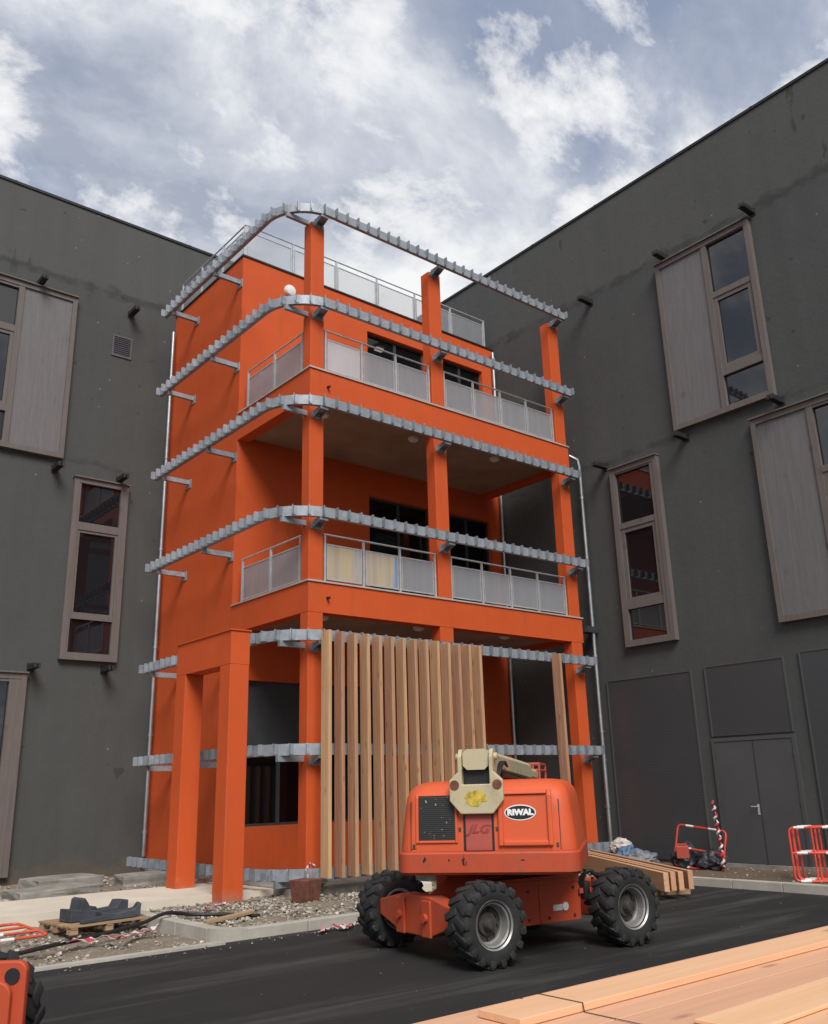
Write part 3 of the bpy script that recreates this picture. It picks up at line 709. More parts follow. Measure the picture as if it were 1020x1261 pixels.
mb.box(FX + 0.302, XW - 0.006, YW - 0.2, YW - 0.007, 0.06, 14.66)
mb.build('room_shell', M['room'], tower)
for z0, z1 in (S1, S2):
    mb = MB()      # fascia beams round the terrace slab
    mb.box(FX, EX, FY, FY + 0.3, z0, z1); mb.box(FX, FX + 0.3, FY + 0.3, RY - 0.002, z0, z1); mb.box(EX - 0.3, EX, FY + 0.3, RY - 0.002, z0, z1)
    sl = mb.build('terrace_slab', M['orange'], tower)
    mb = MB(); mb.box(FX + 0.3, EX - 0.3, FY + 0.3, RY - 0.002, z0 + 0.12, z1 - 0.03); mb.build('soffit', M['soffit'], sl)
    mb = MB(); e = 0.03
    mb.box(FX - e, EX + e, FY - e, FY + 0.14, z1 + 0.002, z1 + 0.036); mb.box(FX - e, FX + 0.14, FY + 0.14, RY - 0.004, z1 + 0.002, z1 + 0.034)
    mb.build('drip_flashing', M['flash'], sl)
    mb = MB(); mb.tube([(1.26, FY + 0.02, z0 + 0.32), (1.26, FY - 0.09, z0 + 0.30)], 0.028, 10); mb.build('drain_spout', M['dark_steel'], sl)
    for x, y in ((1.75, 1.3), (4.4, 1.25), (7.05, 1.1)):
        mb = MB(); mb.lathe([(0.001, -0.075), (0.08, -0.07), (0.125, -0.04), (0.14, 0), (0.14, 0.02)], 20, Matrix.Translation((x, y, z0 + 0.10)) @ Matrix.Rotation(R(90), 4, 'X'))
        mb.build('ceiling_lamp', M['white'], sl, smooth=True)
for x in (FX, 4.31, 8.75):
    mb = MB(); w = 0.40 if x > 1 else 0.36
    for z0, z1 in ((-0.3, S1[0] - 0.002), (S1[1] + 0.04, S2[0] - 0.002), (S2[1] + 0.04, 14.30)):
        mb.box(x + 0.003, x + w, FY + 0.004, FY + 0.30, z0, z1)
    mb.build('post', M['orange'], tower, bevel=0.012)
def glazing(x0, x1, z0, z1, mulls, mat, trans=()):
    y = RY + 0.13; mb = MB(); t = 0.055
    mb.box(x0, x0 + t, y, y + 0.08, z0, z1); mb.box(x1 - t, x1, y, y + 0.08, z0, z1)
    mb.box(x0 + t, x1 - t, y + 0.001, y + 0.079, z0, z0 + t); mb.box(x0 + t, x1 - t, y + 0.001, y + 0.079, z1 - t, z1)
    xs = [x0 + t]
    for m in mulls: mb.box(m - 0.045, m + 0.045, y - 0.005, y + 0.075, z0 + t, z1 - t); xs += [m - 0.045, m + 0.045]
    xs.append(x1 - t)
    o = mb.build('window' if z0 < 3 else 'terrace_door', M['alu_dark'], tower, loc=((x0 + x1) / 2, y, z0))
    zr = sorted([z0 + t, *trans, z1 - t])
    for a, b in zip(xs[::2], xs[1::2]):
        for c, d in zip(zr, zr[1:]):
            mb = MB(); mb.box(a, b, y + 0.03, y + 0.045, c + (0.03 if c in trans else 0), d - (0.03 if d in trans else 0)); mb.build('pane', mat, o)
        for c in trans:
            mb = MB(); mb.box(a, b, y + 0.002, y + 0.077, c - 0.03, c + 0.03); mb.build('transom', M['alu_dark'], o)
for zb, zt in ((S1[1] + 0.04, 9.26), (S2[1] + 0.04, 14.16)):
    glazing(4.76, 6.9, zb, zt, (5.84,), M['door_glass']); glazing(7.55, 9.24, zb, zt, (8.36,), M['door_glass'])
glazing(1.22, 5.2, 1.05, 2.70, (2.18, 3.2, 4.2), M['door_glass'])
mb = MB(); mb.box(1.22, 5.2, RY + 0.13, RY + 0.19, 2.702, 4.2); sp_ = mb.build('spandrel', simple('spandrel_grey', (0.045, 0.050, 0.056), 0.4, 0, 0.2, 1.5, 0.03, 8, world=True), tower, loc=(3.2, RY, 2.7))
lamp_m, lt, lb = new_mat('lit_lamp'); lb.inputs['Emission Color'].default_value = (1, 0.9, 0.75, 1); lb.inputs['Emission Strength'].default_value = 1.6; lb.inputs['Base Color'].default_value = (0.8, 0.8, 0.8, 1)
for x, z in ((6.06, 9.86), (6.25, 14.60)):
    mb = MB(); mb.box(x - 0.13, x + 0.13, 4.93, 5.07, z - 0.03, z + 0.04); mb.build('ceiling_light', lamp_m, tower, loc=(x, 5, z))
mb = MB(); mb.lathe([(0.17, 0.0), (0.17, -0.05), (0.14, -0.09), (0.06, -0.11), (0.001, -0.112)], 24, Matrix.Translation((2.20, RY, 14.50)))
mb.build('wall_lamp', M['white'], tower, smooth=True)
mb = MB(); mb.box(0.45, 9.35, 0.28, RY - 0.01, -0.35, 0.07); mb.build('plinth', M['old_concrete'], tower)

# orange portal in front of the side wall
pt = thing('portal_frame', 'freestanding orange portal of two thick pillars before the tower side', 'portal', (-0.6, 1.7, 0))
P0, P1 = -0.8, -0.4
for a, b, z in ((0.56, 0.97, -0.12), (2.44, 2.87, -0.02)):
    mb = MB(); mb.box(P0, P1, a, b, z - 0.2, 4.09); mb.build('pillar', M['orange'], pt, bevel=0.012)
mb = MB(); mb.box(P0 - 0.001, P1 + 0.001, 0.559, 2.871, 4.092, 4.72); mb.build('lintel', M['orange'], pt)
mb = MB(); mb.box(P0 - 0.025, P1 + 0.025, 0.535, 2.895, 4.722, 4.75); mb.build('cap', M['orange'], pt)

# ---------------------------------------------------------------- galvanised slat rails
RINGZ = [14.474, 12.106, 9.713, 7.243, 4.700, 2.524, 0.308]
RAD, YL, XE = 1.1, 6.65, 9.15
path = [(0.05, YL), (0.05, 5), (0.05, 3.2)] + [(0.05 + RAD - RAD * math.cos(a), 0.05 + RAD - RAD * math.sin(a)) for a in [PI / 2 * k / 28 for k in range(29)]] + [(3, 0.05), (5, 0.05), (7, 0.05), (XE, 0.05)]
def along(s):
    for p, q in zip(path, path[1:]):
        L = math.dist(p, q)
        if s <= L: 
            d = ((q[0] - p[0]) / L, (q[1] - p[1]) / L); return (p[0] + d[0] * s, p[1] + d[1] * s), d
        s -= L
    return path[-1], (1, 0)
LEN = sum(math.dist(p, q) for p, q in zip(path, path[1:]))
mb = MB(); mb.prism([(-0.003, -0.09), (-0.115, -0.09), (-0.115, 0.085), (-0.095, 0.115), (-0.003, 0.115)], (-0.006, 0, 0), (0, 1, 0), (0, 0, 1), (1, 0, 0), 0.012); mb.box(0.006, 0.06, -0.012, -0.003, -0.085, 0.108)
fin_proto = mb.build('fin', M['galv'], local=True); fin_mesh = fin_proto.data; bpy.data.objects.remove(fin_proto)
RLAB = ['galvanised slat rail at the very top, above the roof balustrade', 'galvanised slat rail passing under the roof parapet, above the upper balcony glass',
        'galvanised slat rail just below the upper orange slab', 'galvanised slat rail crossing above the lower balcony glass',
        'galvanised slat rail carrying the tops of the timber uprights', 'galvanised slat rail at mid height behind the lift boom', 'galvanised slat rail lowest down, at the foot of the tower']
for k, z in enumerate(RINGZ):
    o = thing('slat_rail', RLAB[k], 'rail', (0.05, 0.05, z), 'galvanised slat rails wrapped round the orange tower')
    mb = MB(); mb.sweep(path, [(0, -0.105), (0, 0.105), (0.012, 0.105), (0.012, -0.09), (0.09, -0.09), (0.09, -0.105)])
    mb.xf(Matrix.Translation((0, 0, z))); mb.build('channel', M['galv'], o)
    n = int(LEN / 0.300)
    for i in range(n + 1):
        (x, y), d = along(min(0.04 + i * (LEN - 0.08) / n, LEN))
        f = bpy.data.objects.new('fin', fin_mesh); C.objects.link(f); f.parent = o
        f.location = (x - 0.05, y - 0.05, 0); f.rotation_euler = (0, 0, math.atan2(d[1], d[0]))
    for y in (6.15, 3.72):
        mb = MB(); mb.box(0.07, FX - 0.021, y - 0.045, y + 0.045, z - 0.225, z - 0.107); mb.box(FX - 0.02, FX - 0.001, y - 0.12, y + 0.12, z - 0.32, z - 0.09)
        mb.build('arm', M['galv'], o)
    mb = MB(); mb.box(0.22, FX + 0.001, FY + 0.1, FY + 0.18, z - 0.215, z - 0.107); mb.build('arm', M['galv'], o)
    for x in (0.98, 4.50, 8.95):
        mb = MB(); mb.box(x - 0.10, x + 0.10, 0.09, FY + 0.003, z - 0.165, z - 0.107); mb.box(x - 0.14, x + 0.14, FY - 0.012, FY + 0.003, z - 0.29, z - 0.166)
        for e in (-1, 1): mb.prism([(0.11, -0.167), (FY - 0.013, -0.28), (FY - 0.013, -0.167)], (x + e * 0.09 - 0.006, 0, z), (0, 1, 0), (0, 0, 1), (1, 0, 0), 0.012)
        for e in (-1, 1): mb.lathe([(0.001, -0.012), (0.016, -0.012), (0.016, 0.0), (0.001, 0.0)], 6, Matrix.Translation((x + e * 0.115, FY - 0.012, z - 0.25)))
        mb.build('arm', M['galv'], o)

# ---------------------------------------------------------------- balustrades
def balustrade(label, p, q, z, posts, h=1.02, panel_mats=None, mats=M, cap=True, frosted_h=0.80, mat_default='frost'):
    p, q = Vector((*p, 0)), Vector((*q, 0)); d = q - p; L = d.length; d.normalize()
    yaw = math.atan2(d.y, d.x)
    o = thing('balustrade', label, 'balustrade', (p.x, p.y, z), 'glass balustrades of the orange tower', yaw)
    T = 0.022
    for s in posts:
        mb = MB(); mb.box(s - T, s + T, -T, T, 0, h - 0.021); mb.box(s - 0.05, s + 0.05, -0.05, 0.05, -0.002, 0.012); mb.build('post', M['steel'], o, local=True)
    mb = MB(); mb.tube([(posts[0] - 0.04, 0, h), (posts[-1] + 0.04, 0, h)], 0.021, 10); mb.build('handrail', M['steel'], o, local=True, smooth=True)
    for i, (a, b) in enumerate(zip(posts, posts[1:])):
        mb = MB(); a2, b2 = a + 0.05, b - 0.05
        fr = MB()
        fr.box(a2, b2, -0.013, 0.013, 0.06, 0.085); fr.box(a2, b2, -0.013, 0.013, frosted_h - 0.0, frosted_h + 0.025); fr.box(a2, a2 + 0.02, -0.012, 0.012, 0.085, frosted_h); fr.box(b2 - 0.02, b2, -0.012, 0.012, 0.085, frosted_h)
        mt = M[panel_mats[i]] if panel_mats and i < len(panel_mats) else M[mat_default]
        mb.box(a2 + 0.02, b2 - 0.02, -0.005, 0.005, 0.085, frosted_h)
        g = mb.build('glass_panel', mt, o, local=True)
        fr.build('panel_frame', M['steel'], g, local=True)
for zt, nm, pm in ((S1[1] + 0.036, 'lower', ['frost_refl', 'frost_refl', 'frost']), (S2[1] + 0.036, 'upper', ['frost_pale', 'frost', 'frost'])):
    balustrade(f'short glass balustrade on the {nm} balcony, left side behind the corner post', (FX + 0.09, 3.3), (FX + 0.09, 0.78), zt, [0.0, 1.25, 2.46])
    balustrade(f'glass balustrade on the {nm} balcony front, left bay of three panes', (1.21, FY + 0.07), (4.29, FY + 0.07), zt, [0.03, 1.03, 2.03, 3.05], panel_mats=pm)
    balustrade(f'glass balustrade on the {nm} balcony front, right bay of four panes', (4.73, FY + 0.07), (8.74, FY + 0.07), zt, [0.03, 1.02, 1.98, 2.95, 3.97])
rz = TOP + 0.05
balustrade('frosted glass balustrade along the roof edge facing the yard', (FX + 0.10, RY + 0.12), (XW - 0.1, RY + 0.12), rz, [0.03 + i * 1.43 for i in range(7)], h=1.0, frosted_h=0.82, mat_default='frost_roof')
balustrade('frosted glass balustrade along the roof edge above the side wall', (FX + 0.10, 7.45), (FX + 0.10, RY + 0.24), rz, [0.03, 1.25, 2.5, 3.7], h=1.0, frosted_h=0.82, mat_default='frost_roof')

# ---------------------------------------------------------------- downpipes
def downpipe(label, pts, collars, hopper=None):
    o = thing('downpipe', label, 'downpipe', pts[0])
    mb = MB(); mb.tube(pts, 0.052, 12); mb.build('pipe', M['zinc'], o, smooth=True)
    for (x, y, z) in collars:
        mb = MB(); mb.tube([(x, y, z - 0.03), (x, y, z + 0.03)], 0.066, 12); mb.build('collar', M['zinc'], o, smooth=True)
    if hopper:
        mb = MB(); mb.box(*hopper); mb.build('hopper', M['alu_dark'], o)
downpipe('zinc downpipe in the corner between left wing and orange side wall', [(0.68, 7.42, 14.45), (0.68, 7.42, 0.35)], [(0.68, 7.42, z) for z in (13, 10.6, 8.0, 5.4, 3.2, 0.9)])
px_, py_ = 9.58, 0.36
downpipe('zinc downpipe along the right end of the terraces beside the charcoal wall', [(9.35, 0.5, 10.42), (px_ - 0.06, py_, 10.3), (px_, py_, 10.1), (px_, py_, 5.55), (px_ + 0.01, py_, 5.42), (px_, py_, 5.2), (px_, py_, 0.3)],
         [(px_, py_, z) for z in (9.2, 7.4, 4.9, 3.0, 1.2)], (9.25, 9.7, 0.28, 0.56, 5.50, 5.66))
downpipe('thin zinc downpipe in the inner corner of the terraces', [(9.64, 3.50, 14.9), (9.64, 3.50, 0.1)], [(9.64, 3.50, z) for z in (13.2, 9.0, 7.0, 3.6)])

# ---------------------------------------------------------------- upright timber uprights on the rails
mb = MB(); mb.box(-0.038, 0.038, -0.27, -0.02, 0.0, 4.50, None, 0.004); sp = mb.build('upright_plank', M['slat'], local=True)
for i in range(14):
    o = sp if i == 0 else sp.copy()
    if i: C.objects.link(o)
    o.location = (0.885 + 0.3075 * i, 0, 0.24 + random.uniform(-0.015, 0.015)); o.rotation_euler = (0, 0, R(random.uniform(-1.2, 1.2)))
    w = {0: 'first upright timber upright in the row, nearest the orange corner post', 13: 'last upright timber upright in the row, with the empty rails to its right'}.get(i, f'{ORD[i]} upright timber upright from the left end of the row')
    tag(o, w, 'timber upright', 'upright timber uprights on the ground floor rails')
o = sp.copy(); C.objects.link(o); o.location = (7.53, 0, 0.25); o.rotation_euler = (0, R(-0.3), 0)
tag(o, 'lone upright timber upright standing apart before the right orange post', 'timber upright', 'upright timber uprights on the ground floor rails')

# ---------------------------------------------------------------- boom lift
def tyre_mb(Rr=0.45, w=0.36):
    mb = MB(); h = w / 2
    mb.lathe([(0.235, -h * 0.80), (0.30, -h * 0.98), (0.37, -h), (Rr - 0.045, -h * 0.94), (Rr - 0.022, -h * 0.78), (Rr - 0.018, 0), (Rr - 0.022, h * 0.78), (Rr - 0.045, h * 0.94), (0.37, h), (0.30, h * 0.98), (0.235, h * 0.80), (0.225, 0)], 48, None, True)
    nl = 17
    for s in (-1, 1):
        for k in range(nl):
            a = 2 * PI * (k + (0.5 if s > 0 else 0)) / nl
            m = Matrix.Rotation(-a, 4, 'Y') @ Matrix.Translation((Rr - 0.020, s * h * 0.50, 0)) @ Matrix.Rotation(s * R(26), 4, 'X')
            mb.box(-0.03, 0.018, -h * 0.55, h * 0.55, -0.040, 0.040, m, 0.007)
            m2 = Matrix.Rotation(-a - s * 0 + (-0.045), 4, 'Y') @ Matrix.Translation((Rr - 0.062, s * h * 0.985, 0))
            mb.box(-0.03, 0.042, -0.018, 0.010, -0.036, 0.036, m2, 0.006)
    return mb
def rim_mb():
    mb = MB()
    mb.lathe([(0.245, -0.15), (0.262, -0.165), (0.262, -0.148), (0.215, -0.125), (0.200, -0.03), (0.188, -0.03), (0.188, 0.04), (0.215, 0.14), (0.245, 0.15)], 40, None, True)
    return mb
def hub_mb():
    mb = MB(); mb.lathe([(0.001, -0.115), (0.05, -0.11), (0.062, -0.09), (0.075, -0.035), (0.118, -0.034), (0.13, 0.0), (0.1875, 0.0), (0.1875, 0.03), (0.001, 0.03)], 32)
    for k in range(9):
        a = 2 * PI * k / 9; mb.lathe([(0.001, -0.03), (0.013, -0.03), (0.013, 0), (0.001, 0)], 6, Matrix.Translation((0.155 * math.cos(a), 0, 0.155 * math.sin(a))))
    return mb
LX, LY, LH = -0.16, -5.76, R(-6)
lift = thing('boom_lift', 'large orange boom lift with a cream boom parked on the asphalt', 'boom lift', (LX, LY, GZ), None, LH)
TR = 0.45
def lpart(mb, name, mat, parent=lift, smooth=True, bevel=0.0): return mb.build(name, mat, parent, local=True, smooth=smooth, bevel=bevel)
tyre0 = rim0 = hub0 = None
def place_wheel(parent, x, y, z, s, steer=0):
    global tyre0, rim0, hub0
    if tyre0 is None:
        tyre0 = tyre_mb().build('wheel', M['rubber'], parent, local=True, smooth=True); rim0 = rim_mb().build('rim', M['rim'], tyre0, local=True, smooth=True); hub0 = hub_mb().build('hub', M['hub'], tyre0, local=True, smooth=True); w = tyre0
    else: w = copy_tree(tyre0, parent)
    w.parent = parent; w.location = (x, y, z); w.rotation_euler = (0, random.uniform(0, 6), (0 if s < 0 else PI) + steer)
    return w
for x in (-1.06, 1.13):
    for s in (-1, 1): place_wheel(lift, x, s * 0.985, TR, s)
mb = MB()          # main chassis box
mb.loft([[(-0.95, -0.36, 0.38), (-0.95, 0.36, 0.38), (0.95, 0.36, 0.38), (0.95, -0.36, 0.38)],
         [(-0.95, -0.36, 0.62), (-0.95, 0.36, 0.62), (0.95, 0.36, 0.62), (0.95, -0.36, 0.62)],
         [(-0.55, -0.36, 0.86), (-0.55, 0.36, 0.86), (0.75, 0.36, 0.86), (0.75, -0.36, 0.86)]])
mb.box(-0.62, 0.74, -0.62, -0.362, 0.30, 0.84); mb.box(-0.62, 0.74, 0.362, 0.62, 0.30, 0.84); mb.box(-0.6, 0.72, -0.632, -0.621, 0.74, 0.80); mb.box(0.05, 0.09, -0.634, -0.621, 0.32, 0.73)
lpart(mb, 'chassis', M['lift_steel'], smooth=False, bevel=0.012)
for s in (-1, 1):
    mb = MB()      # box axle with pinned lugs
    x = -1.06 if s < 0 else 1.13
    mb.prism([(-0.80, 0.42), (-0.80, 0.60), (-0.30, 0.70), (0.30, 0.70), (0.80, 0.60), (0.80, 0.42), (0.3, 0.26), (-0.3, 0.26)], (x - 0.11 + s * 0.20, 0, 0), (0, 1, 0), (0, 0, 1), (1, 0, 0), 0.22)
    a = lpart(mb, 'axle', M['lift_steel'], smooth=False, bevel=0.015)
    for yy in (-0.28, 0.28):
        mb = MB(); mb.box(min(x + s * 0.31, x + s * 0.345), max(x + s * 0.31, x + s * 0.345), yy - 0.09, yy + 0.09, 0.26, 0.66, None, 0.01)
        mb.lathe([(0.001, -0.03), (0.05, -0.03), (0.05, 0.03), (0.001, 0.03)], 14, Matrix.Translation((x + s * 0.355, yy, 0.47)) @ Matrix.Rotation(R(90), 4, 'Z'))
        mb.build('lug', M['lift_steel'], a, local=True)
    mb = MB()
    for yy in (-1, 1):
        mb.lathe([(0.001, -0.07), (0.17, -0.07), (0.17, 0.06), (0.12, 0.10), (0.001, 0.10)], 20, Matrix.Translation((x, yy * 0.80, TR)))
    mb.build('drive_hub', M['black'], a, local=True, smooth=True)
for bx, bz in ((-0.5, 0.36), (-0.5, 0.68), (-0.12, 0.36), (-0.12, 0.68), (0.2, 0.36), (0.62, 0.36), (0.62, 0.68)):
    mb = MB(); mb.lathe([(0.001, -0.014), (0.018, -0.014), (0.018, 0.0), (0.001, 0.0)], 6, Matrix.Translation((bx, -0.622, bz))); lpart(mb, 'bolt', M['hub'], smooth=False)
# recessed latch hole, hose bundle and bracket on the near flank
mb = MB(); mb.lathe([(0.001, -0.012), (0.05, -0.012), (0.05, 0.0), (0.001, 0.0)], 18, Matrix.Translation((0.47, -0.623, 0.47))); mb.box(0.27, 0.42, -0.632, -0.62, 0.43, 0.50, None, 0.004)
lpart(mb, 'latch', M['band'], smooth=False)
mb = MB()
for k in range(4): mb.tube(smooth_path([(0.70 + k * 0.02, -0.58, 0.70 - 0.04 * k), (0.78, -0.66 - 0.02 * k, 0.82 + 0.012 * k), (0.90, -0.68 - 0.02 * k, 0.86 - 0.015 * k), (1.0, -0.66 - 0.015 * k, 0.76 - 0.02 * k), (1.0 - 0.03 * k, -0.62, 0.56 - 0.03 * k), (0.92, -0.5, 0.46)], 6), 0.018, 8)
mb.box(0.76, 0.85, -0.70, -0.60, 0.52, 0.74, None, 0.02)
lpart(mb, 'hydraulic_hoses', M['cable'])
mb = MB(); mb.box(0.90, 0.95, -0.74, -0.66, 0.48, 0.78, None, 0.01); mb.box(0.70, 0.95, -0.66, -0.64, 0.60, 0.66); lpart(mb, 'hose_bracket', M['lift_worn'], smooth=False)
# turntable: u across (right as seen from the rear), v along the boom, turned towards the boom direction
TH = R(38) - LH
TT = Matrix.Rotation(TH - R(90), 4, 'Z')      # local x -> u, local y -> v
ZB = -GZ                                      # local heights are measured from the asphalt
def tpart(mb, name, mat, parent=lift, smooth=True, bevel=0.0): return mb.xf(TT).build(name, mat, parent, local=True, smooth=smooth, bevel=bevel)
def rrect(hx, y0, y1, r, z, n=6):
    pts = []
    for (cx, cy, a0) in ((hx - r, y1 - r, 0), (-hx + r, y1 - r, 90), (-hx + r, y0 + r, 180), (hx - r, y0 + r, 270)):
        for k in range(n + 1):
            a = R(a0 + 90 * k / n); pts.append((cx + r * math.cos(a), cy + r * math.sin(a), z))
    return pts
z_ = lambda v: v + ZB
mb = MB(); mb.lathe([(0.001, -0.10), (0.46, -0.10), (0.46, 0.06), (0.001, 0.06)], 32, Matrix.Translation((0, 0, z_(0.76))) @ Matrix.Rotation(R(90), 4, 'X')); tpart(mb, 'slew_ring', M['hub'])
mb = MB()
mb.loft([rrect(1.04, -1.33, 0.9, 0.15, z_(0.80)), rrect(1.07, -1.36, 0.93, 0.17, z_(0.83)), rrect(1.07, -1.36, 0.93, 0.17, z_(1.03)), rrect(1.05, -1.34, 0.91, 0.16, z_(1.055))])
tpart(mb, 'counterweight', M['lift_steel'])
mb = MB()
sec = [(1.058, 1.045, 1.33, 0.17), (1.10, 1.045, 1.33, 0.17), (1.30, 1.025, 1.315, 0.17), (1.50, 1.0, 1.30, 0.18), (1.66, 0.98, 1.285, 0.19), (1.74, 0.95, 1.25, 0.21), (1.80, 0.90, 1.19, 0.24), (1.835, 0.82, 1.10, 0.28), (1.85, 0.70, 0.98, 0.30)]
mb.loft([rrect(hx, -vr, 0.85 + (hx - 1) * 0.6, rr, z_(z)) for z, hx, vr, rr in sec])
hood = tpart(mb, 'hood', M['lift_hood'])
def vface(z):      # rear face position at height z
    for (z0, _, v0, _), (z1, _, v1, _) in zip(sec, sec[1:]):
        if z0 <= z <= z1: return -(v0 + (v1 - v0) * (z - z0) / (z1 - z0))
    return -sec[-1][2]
def rear_slab(mb, u0, u1, z0, z1, out, back=0.05):
    # slab that follows the slope of the hood's rear face, its outer skin 'out' metres proud
    zs = [z0] + [q[0] for q in sec if z0 < q[0] < z1] + [z1]; rings = []
    for z in zs: a = vface(z) - out; rings.append([(u0, a, z_(z)), (u1, a, z_(z)), (u1, a + back, z_(z)), (u0, a + back, z_(z))])
    mb.loft(rings)
rngs = random.Random(11)
for u, z, sx, sz in ((-0.73, 0.965, 0.022, 0.045), (-0.44, 0.965, 0.012, 0.016), (-0.27, 0.955, 0.022, 0.075), (-0.24, 0.93, 0.010, 0.03), (0.42, 0.96, 0.03, 0.010)):
    mb = MB(); pts = [(u + sx * rngs.uniform(0.35, 1.2) * math.cos(2 * PI * k / 14), z + sz * rngs.uniform(0.35, 1.2) * math.sin(2 * PI * k / 14)) for k in range(14)]
    mb.prism(pts, (0, -1.3625, ZB), (1, 0, 0), (0, 0, 1), (0, 1, 0), 0.004); tpart(mb, 'scuff', M['black'], smooth=False)
# engine grille at left
mb = MB(); rear_slab(mb, -0.80, -0.36, 1.18, 1.68, 0.006)
def grille_mat():
    m, t, b = new_mat('grille_black'); o = objc(t)
    w = N(t, 'ShaderNodeTexWave'); w.bands_direction = 'Z'; w.inputs['Scale'].default_value = 14; t.links.new(o, w.inputs['Vector'])
    n = tex_noise(t, 24, 3, 0.55, o); rr = ramp(t, [(0.665, (0, 0, 0)), (0.69, (1, 1, 1))]); t.links.new(n, rr.inputs[0])
    c2 = mixcol(t, tex_noise(t, 5, 2, 0.5, o), (0.45, 0.36, 0.06), (0.34, 0.33, 0.30))
    t.links.new(mixcol(t, rr.outputs[0], (0.012, 0.012, 0.013), c2), b.inputs['Base Color']); b.inputs['Roughness'].default_value = 0.55
    bump(t, b, w.outputs['Fac'], 0.2, 0.008); return m
gr = tpart(mb, 'engine_grille', grille_mat(), smooth=False)
mb = MB(); rear_slab(mb, -0.835, -0.80, 1.15, 1.71, 0.022); rear_slab(mb, -0.36, -0.33, 1.15, 1.71, 0.022); rear_slab(mb, -0.80, -0.36, 1.68, 1.709, 0.021); rear_slab(mb, -0.80, -0.36, 1.151, 1.18, 0.021)
tpart(mb, 'grille_surround', M['lift_hood'], gr, smooth=False, bevel=0.008)
# pressed panel at right with the badge
mb = MB(); rear_slab(mb, 0.155, 0.21, 1.11, 1.73, 0.042); rear_slab(mb, 0.73, 0.785, 1.11, 1.73, 0.042); rear_slab(mb, 0.21, 0.73, 1.68, 1.729, 0.041); rear_slab(mb, 0.21, 0.73, 1.111, 1.17, 0.041)
tpart(mb, 'panel_surround', M['lift_hood'], smooth=False, bevel=0.014)
mb = MB(); rear_slab(mb, 0.21, 0.73, 1.17, 1.68, 0.003); pn = tpart(mb, 'pressed_panel', M['lift_hood'], smooth=False)
def text_mesh(txt, size, bold, shear=0.0, ext=0.003):
    cu_ = bpy.data.curves.new('lettering', 'FONT'); cu_.body = txt; cu_.size = size; cu_.extrude = ext; cu_.offset = bold; cu_.shear = shear
    cu_.align_x = 'CENTER'; cu_.align_y = 'CENTER'
    ob = bpy.data.objects.new('lettering', cu_); C.objects.link(ob); bpy.context.view_layer.update()
    me = bpy.data.meshes.new_from_object(ob.evaluated_get(bpy.context.evaluated_depsgraph_get())); bpy.data.objects.remove(ob)
    return me
def rear_frame(u, z, out):   # places (right, up, out) drawings on the rear face
    v = vface(z); dv = vface(z + 0.05) - vface(z - 0.05); up = Vector((0, dv, 0.1)).normalized(); rt = Vector((1, 0, 0)); n = rt.cross(up)
    o = Vector((u, v, z_(z))) + n * out
    return TT @ Matrix(((rt.x, up.x, n.x, o.x), (rt.y, up.y, n.y, o.y), (rt.z, up.z, n.z, o.z), (0, 0, 0, 1)))
def ellipse(a, b, n=40): return [(a * math.cos(2 * PI * k / n), b * math.sin(2 * PI * k / n)) for k in range(n)]
def rect_pts(hx, hy): return [(-hx, -hy), (hx, -hy), (hx, hy), (-hx, hy)]
def on_rear(pts, u, z, out, depth, name, mat, parent):
    mb = MB(); mb.prism(pts, (0, 0, 0), (1, 0, 0), (0, 1, 0), (0, 0, 1), depth); mb.xf(rear_frame(u, z, out)); return mb.build(name, mat, parent, local=True)
bd = on_rear(ellipse(0.185, 0.088), 0.415, 1.475, 0.003, 0.004, 'badge', M['badge_white'], pn)
on_rear(ellipse(0.172, 0.076), 0.415, 1.475, 0.007, 0.003, 'badge', M['badge_black'], pn)
def letters(txt, size, bold, u, z, out, mat, parent, shear=0.0, sx=1.0):
    me = text_mesh(txt, size, bold, shear); me.transform(Matrix.Diagonal((sx, 1, 1, 1))); me.transform(rear_frame(u, z, out)); me.materials.clear(); me.materials.append(mat)
    o = bpy.data.objects.new('lettering', me); C.objects.link(o); o.parent = parent; return o
letters('RIWAL', 0.088, 0.006, 0.415, 1.475, 0.0125, M['badge_white'], pn, 0, 1.12)
mb = MB()
for u in (-0.90, 0.86): rear_slab(mb, u, u + 0.008, 1.07, 1.62, 0.0015)
rear_slab(mb, -0.90, -0.83, 1.085, 1.092, 0.0016); tpart(mb, 'hood_seam', M['black'], hood, smooth=False)
for u, z in ((-0.86, 1.12), (0.83, 1.12), (-0.305, 1.30), (0.135, 1.30)):
    mb = MB(); rear_slab(mb, u - 0.014, u + 0.014, z - 0.022, z + 0.022, 0.010); tpart(mb, 'latch', M['hub'], hood, smooth=False, bevel=0.004)
mb = MB()
for k in range(3): mb.tube(smooth_path([(0.11 + 0.02 * k, -1.1, z_(1.86)), (0.14 + 0.025 * k, -0.95, z_(2.02)), (0.13 + 0.02 * k, -0.5, z_(2.07)), (0.10, 0.3, z_(2.02))], 6), 0.013, 8)
tpart(mb, 'boom_hoses', M['cable'])
# centre door
mb = MB(); rear_slab(mb, -0.262, 0.102, 1.06, 1.50, 0.004); mb2 = MB(); rear_slab(mb2, -0.235, 0.075, 1.062, 1.495, 0.02)
tpart(mb, 'door_gap', M['black'], smooth=False); cd = tpart(mb2, 'centre_door', M['lift_worn'], smooth=False, bevel=0.008)
letters('JLG', 0.135, 0.004, -0.08, 1.30, 0.0235, simple('embossed_red', (0.33, 0.05, 0.04), 0.6), cd, 0.35, 1.25)
